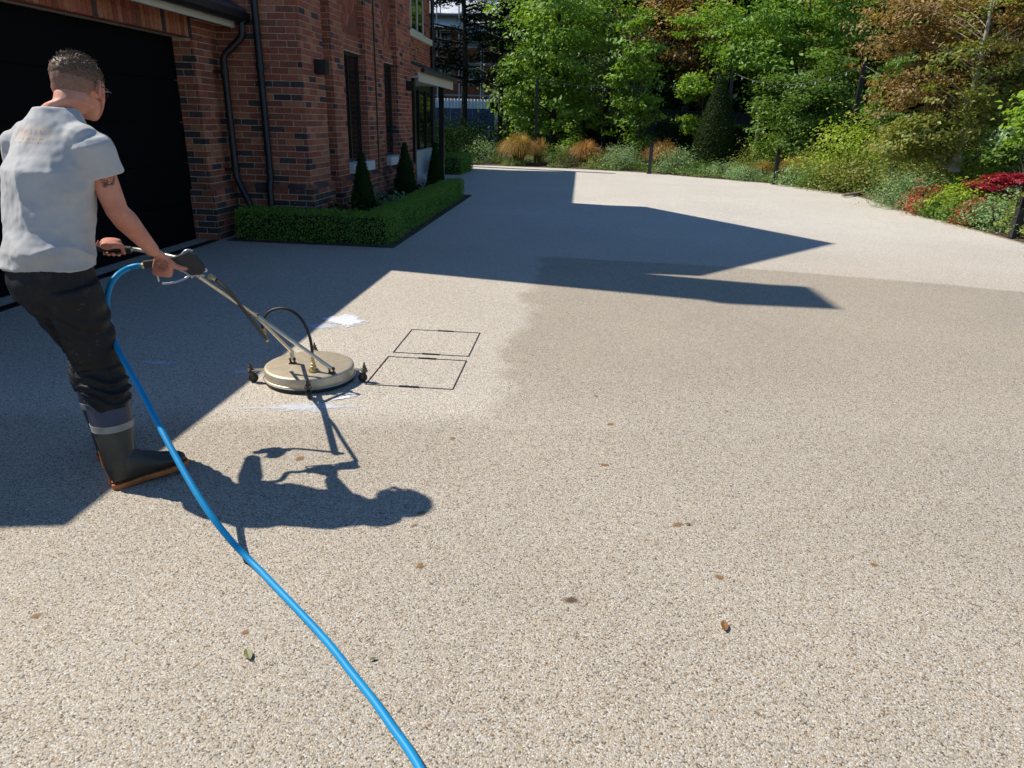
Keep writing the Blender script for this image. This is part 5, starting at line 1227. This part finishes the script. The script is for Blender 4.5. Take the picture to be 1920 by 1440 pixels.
# sign on a white post behind the hedge
p = PY(1417, 190, 27.2); o = thing('sign', 'small white and red estate sign on a pale post behind the hedge', 'sign', (p.x, 27.2, 0))
sx = PY(1409, 205, 27.2).x; sx2 = PY(1427, 205, 27.2).x; zt = ZP(1417, 188, 27.2); zm = ZP(1417, 209, 27.2); zb = ZP(1417, 220, 27.2); zc = ZP(1417, 226, 27.2)
MB().box(sx2-.06, sx2, 27.22, 27.27, 0, zt).build('post', M['cream'], o)
MB().box(sx, sx2, 27.19, 27.215, zm, zt).build('board', grained('pale_blue_white_sign', (.50, .56, .60), .1, 6, .5), o)
MB().box(sx, sx2, 27.185, 27.215, zb, zm-.002).build('board', grained('red_sign_strip', (.50, .09, .05), .1, 6, .5), o, label='red strip of the sign')
MB().box(sx, sx2, 27.188, 27.215, zc, zb-.002).build('board', grained('navy_sign_strip', (.02, .03, .07), .1, 6, .5), o, label='navy foot of the sign')
# black posts carrying string lights
def pole_(px0, py0, px1, py1, y, lb, r_=.045):
    a, b_ = PY(px1, py1, y), PY(px0, py0, y); a2 = a+(a-b_)*((a.z)/(b_.z-a.z)); o = thing('light_pole', lb, 'pole', tuple(a2), 'black poles carrying the string lights')
    MB().bar(a2, b_, r_*2, r_*2).build('pole', M['black_paint'], o); MB().box(b_.x-r_*1.2, b_.x+r_*1.2, b_.y-r_*1.2, b_.y+r_*1.2, b_.z, b_.z+.03).build('cap', M['cast_black'], o); return b_
q1 = pole_(1008, 148, 1005, 245, 26.5, 'black pole in front of the leftmost maple'); q2 = pole_(1373, 135, 1366, 240, 26.3, 'black pole right behind the yew cone'); q3 = pole_(1620, 122, 1600, 230, 21.5, 'leaning black pole between the maple and the elder', .05)
M['bulb'] = mat('lamp_bulb_glass', (.55, .55, .50), .15)
def garland(a, b_, sag, lb, n=9):
    o = thing('string_lights', lb, 'string lights', tuple(a), 'string lights between the black poles'); pts = [a.lerp(b_, i/24)+V((0, 0, -sag*4*(i/24)*(1-i/24))) for i in range(25)]
    MB().tube(pts, .009, 5).build('cable', M['cover_frame'], o)
    for i in range(1, n+1):
        t = i/(n+1); p = a.lerp(b_, t)+V((0, 0, -sag*4*t*(1-t))); k = MB(); k.lathe(p, [(.009, 0), (.010, -.03), (.017, -.045), (.022, -.065), (.017, -.085), (.005, -.095)], 10); k.build('bulb', M['bulb'], o)
garland(q1, q2, .40, 'string of clear bulbs hanging from the maple pole to the yew pole', 13); garland(q2, q3, .45, 'string of clear bulbs from the yew pole to the leaning pole', 9); garland(q3, PY(1935, 120, 17), .5, 'string of clear bulbs from the leaning pole to the right rim', 8)
# bollards
for (px, y, h, lb) in ((1217, 23.55, .98, 'black bollard light farthest left, below the narrow bright tree'), (1451, 20.8, .96, 'black bollard light below the dense mid-green tree'), (1664, 17.9, .95, 'black bollard light under the elder stem'), (1899, 11.35, .62, 'black bollard light at the right rim beside the low silvery plant')):
    x = X_(px, y); o = thing('bollard_light', lb, 'bollard', (x, y, 0), 'black bollard lights along the drive')
    m = MB(); m.box(x-.055, x+.055, y-.055, y+.055, 0, h-.16); m.build('post', M['black_paint'], o)
    m = MB(); m.box(x-.057, x+.057, y-.057, y+.057, h-.03, h); 
    for u in (-1, 1):
        for v in (-1, 1): m.box(x+u*.05-.006, x+u*.05+.006, y+v*.05-.006, y+v*.05+.006, h-.16, h-.03)
    m.build('head', M['cast_black'], o); MB().box(x-.035, x+.035, y-.035, y+.035, h-.16, h-.03).build('lens', M['glass'], o)
    MB().box(x-.08, x+.08, y-.08, y+.08, 0, .012).build('foot', M['cast_black'], o)
# grasses
grass('tall orange-tipped grass tuft, largest and farthest left', X_(972, 25.8), 25.8, .72, 1.08, G_OR, 2600)
grass('small orange grass just right of the largest tuft', X_(1010, 26.6), 26.6, .36, .95, G_OR2, 700)
grass('orange grass tuft in the middle between the two bollards on the left', X_(1096, 26.2), 26.2, .62, .92, G_OR2, 1700)
grass('tall tawny grass tuft behind the first bollard', X_(1240, 25.6), 25.6, .66, 1.0, G_OR2, 1500)
grass('russet grass behind the second bollard', X_(1490, 23.2), 23.2, .6, .75, G_OR, 1100)
grass('low orange grass left of the second bollard', X_(1425, 23.0), 23.0, .45, .55, G_OR, 700)
# low planting, from the house end round the curve to the right rim: (px, depth, rx, h, material, leaf, n, label)
S = [(905, 25.9, .55, .62, 'silver', .05, 1600, 'pale silvery hydrangea left of the tall orange grass'), (868, 25.6, .6, .5, 'dark', .05, 1500, 'dark low shrub at the end of the drive'),
     (1040, 25.9, .55, .55, 'mid', .05, 1400, 'green shrub right of the tall orange grass'), (1068, 26.6, .45, .95, 'lime', .07, 700, 'lime green broad-leaved plant between two orange grasses'), (1060, 25.3, .5, .32, 'straw', .04, 1200, 'low brown foliage in front of the lime plant'),
     (1125, 25.2, .5, .4, 'olive', .04, 1300, 'olive mound right of the middle orange grass'), (1165, 25.0, .62, .62, 'silver', .045, 2600, 'broad silvery-green mound left of the first bollard'), (1205, 26.5, .8, .9, 'mid', .05, 2200, 'grassy green shrub under the narrow bright tree'),
     (1265, 24.0, .62, .62, 'silver', .045, 2600, 'broad silvery-green mound right of the first bollard'), (1310, 23.3, .5, .36, 'mid', .035, 1900, 'low green edging plant under the yew cone'), (1355, 22.8, .55, .36, 'silver', .035, 2000, 'low silvery edging plant right of the yew cone'),
     (1362, 24.2, .35, .35, 'rust', .045, 500, 'small rusty shrub at the foot of the yew cone'), (1400, 23.3, .55, .55, 'olive', .045, 1800, 'olive and yellow shrub between the yew and the second bollard'), (1432, 24.0, .55, 1.1, 'lime', .06, 1900, 'vivid green shrub left of the second bollard'), (1398, 21.9, .5, .34, 'silver', .035, 1900, 'low grey-green edging plant left of the second bollard'),
     (1425, 25.2, .6, 1.0, 'olive', .05, 1400, 'greyish bush behind the vivid green shrub'), (1488, 20.5, .45, .42, 'silver', .06, 900, 'silvery broad-leaved plant right of the second bollard'), (1530, 21.3, .7, .75, 'olive', .06, 2200, 'mixed olive shrub below the dense tree'), (1530, 19.7, .5, .42, 'mid', .04, 2000, 'green feathery plant at the rim left of the yellow bush'),
     (1600, 20.4, 1.05, 1.55, 'yellow', .09, 3400, 'large bright yellow-green bush in the middle of the right bed'), (1585, 19.0, .8, .75, 'bronze', .065, 2400, 'bronze tinted shrub at the foot of the yellow bush'), (1640, 19.2, .6, .8, 'mid', .06, 1700, 'dark green shrub left of the third bollard'),
     (1700, 18.2, .7, .85, 'olive', .05, 2400, 'yellow-green weed-like shrub right of the third bollard'), (1748, 16.6, .8, .95, 'bronze', .06, 2800, 'bronze-leaved shrub under the copper beech'), (1680, 15.5, .48, .60, 'silver', .035, 2600, 'grey-green catmint mound nearest the log'), (1720, 15.0, .5, .58, 'silver', .035, 2600, 'second grey-green catmint mound beside the rust shrub'),
     (1735, 14.3, .34, .45, 'rust', .045, 1300, 'rust-red shrub between the catmint and the lime plant'), (1765, 13.9, .38, .36, 'mid', .05, 1500, 'green strappy plant in front of the rust-red shrub'), (1800, 13.7, .45, .52, 'yellow', .065, 1800, 'bright lime-yellow plant in front of the crimson maple'), (1805, 15.2, .5, .9, 'lime', .06, 1200, 'leafy green shrub behind the lime-yellow plant'),
     (1822, 12.8, .26, .34, 'rust', .045, 1000, 'small red-leaved plant at the rim of the drive'), (1865, 12.3, .42, .42, 'silver', .05, 1900, 'silvery broad-leaved plant beside the last bollard'), (1800, 13.2, .34, .34, 'mid', .04, 1600, 'fresh green plant at the rim between the red plants'),
     (1915, 12.8, .35, .42, 'olive', .05, 1300, 'olive shrub at the right rim above the last bollard'), (1925, 11.5, .35, .5, 'olive', .05, 1000, 'green shrub cut by the right rim of the picture'), (1655, 22.0, .9, 1.2, 'bronze', .06, 1800, 'bronze shrub behind the third bollard'), (1770, 17.8, .8, 1.3, 'bronze', .06, 2200, 'tall bronze shrub beside the beech trunk'), (1850, 16.2, .9, 1.2, 'mid', .07, 1900, 'green shrub behind the crimson maple')]
for px, y, rx, h, kd, ls, n, lb in S:
    shrub(lb, X_(px, y), y, rx*1.12, rx, h*1.22, LM[kd], ls*1.1, int(n*1.5), upb=1.6 if kd == 'red' else .6, flat=.28 if kd == 'red' else .7, z0=.03)
# strappy leaves
grass('strappy green-leaved clump in front of the crimson maple', X_(1845, 12.9), 12.9, .30, .42, LM['silver'], 160, None, .03)
grass('arching green strap-leaved clump beside the small rust-red shrub', X_(1770, 13.7), 13.7, .30, .34, LM['mid'], 220, None, .03)
# shrubs in the house bed
for px, y, rx, h, kd, ls, n, lb in ((640, 9.45, .30, .42, 'dark', .06, 700, 'dark leafy plant left of the nearest cone'), (718, 10.9, .34, .42, 'silver', .07, 600, 'bluish hydrangea between the first two cones'), (790, 13.5, .32, .40, 'dark', .06, 700, 'dark leafy plant between the last two cones'), (738, 11.6, .28, .36, 'dark', .06, 500, 'small dark plant in front of the middle cone'), (600, 9.12, .25, .34, 'dark', .05, 400, 'dark plant against the corner of the house'), (478, 8.72, .12, .44, 'silver', .05, 120, 'small bluish plant beside the garage downpipe')):
    shrub(lb, X_(px, y), y, rx, rx*.7, h, LM[kd], ls, n)
# ground cover between the plants, thinning at the very rim
pts = []; 
while len(pts) < 14000:
    i = random.randrange(24, len(outer)); a, b_, d = outer[i]; r_ = .05+random.random()**1.6*4.2; x = a+d.x*r_+random.uniform(-.6, .6); y = b_+d.y*r_+random.uniform(-.3, .3)
    if inside_drive(x, y): continue
    dd = min(1, edge_dist(x, y)*3); nz = mnoise.noise(V((x*1.1, y*1.1, 2)))
    if nz < -.12 or (15.6 < y < 18.6 and x < 8.0 and random.random() < .96): continue
    pts.append((x, y, .05+dd*(.05+.22*max(0, nz+.2))*random.random()**.5))
c = np.repeat(np.array(pts), 5, 0)+np.random.normal(size=(len(pts)*5, 3))*[.05, .05, .02]; kk_ = np.random.rand(len(c))
wv = np.array([mnoise.noise(V(p)*.8) for p in c]); nr = np.random.normal(size=(len(c), 3))*.7+[0, 0, 1]; idx = np.clip(((wv+.5+np.random.normal(0, .15, len(c)))*4).astype(int), 0, 3)
gc = leaves('ground_cover', [(c[idx == j], nr[idx == j], .045*(.6+.8*kk_[idx == j]), .5, j) for j in range(4)], [LM['mid'], LM['silver'], LM['olive'], LM['mid']]); tag(gc, 'low mixed ground cover between the shrubs of the curved bed', 'ground cover', kind='stuff')
# pale branch lying on the bare soil at the rim
pb = [G(1580, 366, .05), G(1605, 363, .06), G(1625, 358, .07), G(1650, 352, .10)]
tag(MB().tube(smooth_path(pb, 5), .035, 8).build('branch', M['bark_pale'], smooth=True), 'pale dead branch lying on the bare soil at the rim of the bed', 'branch')
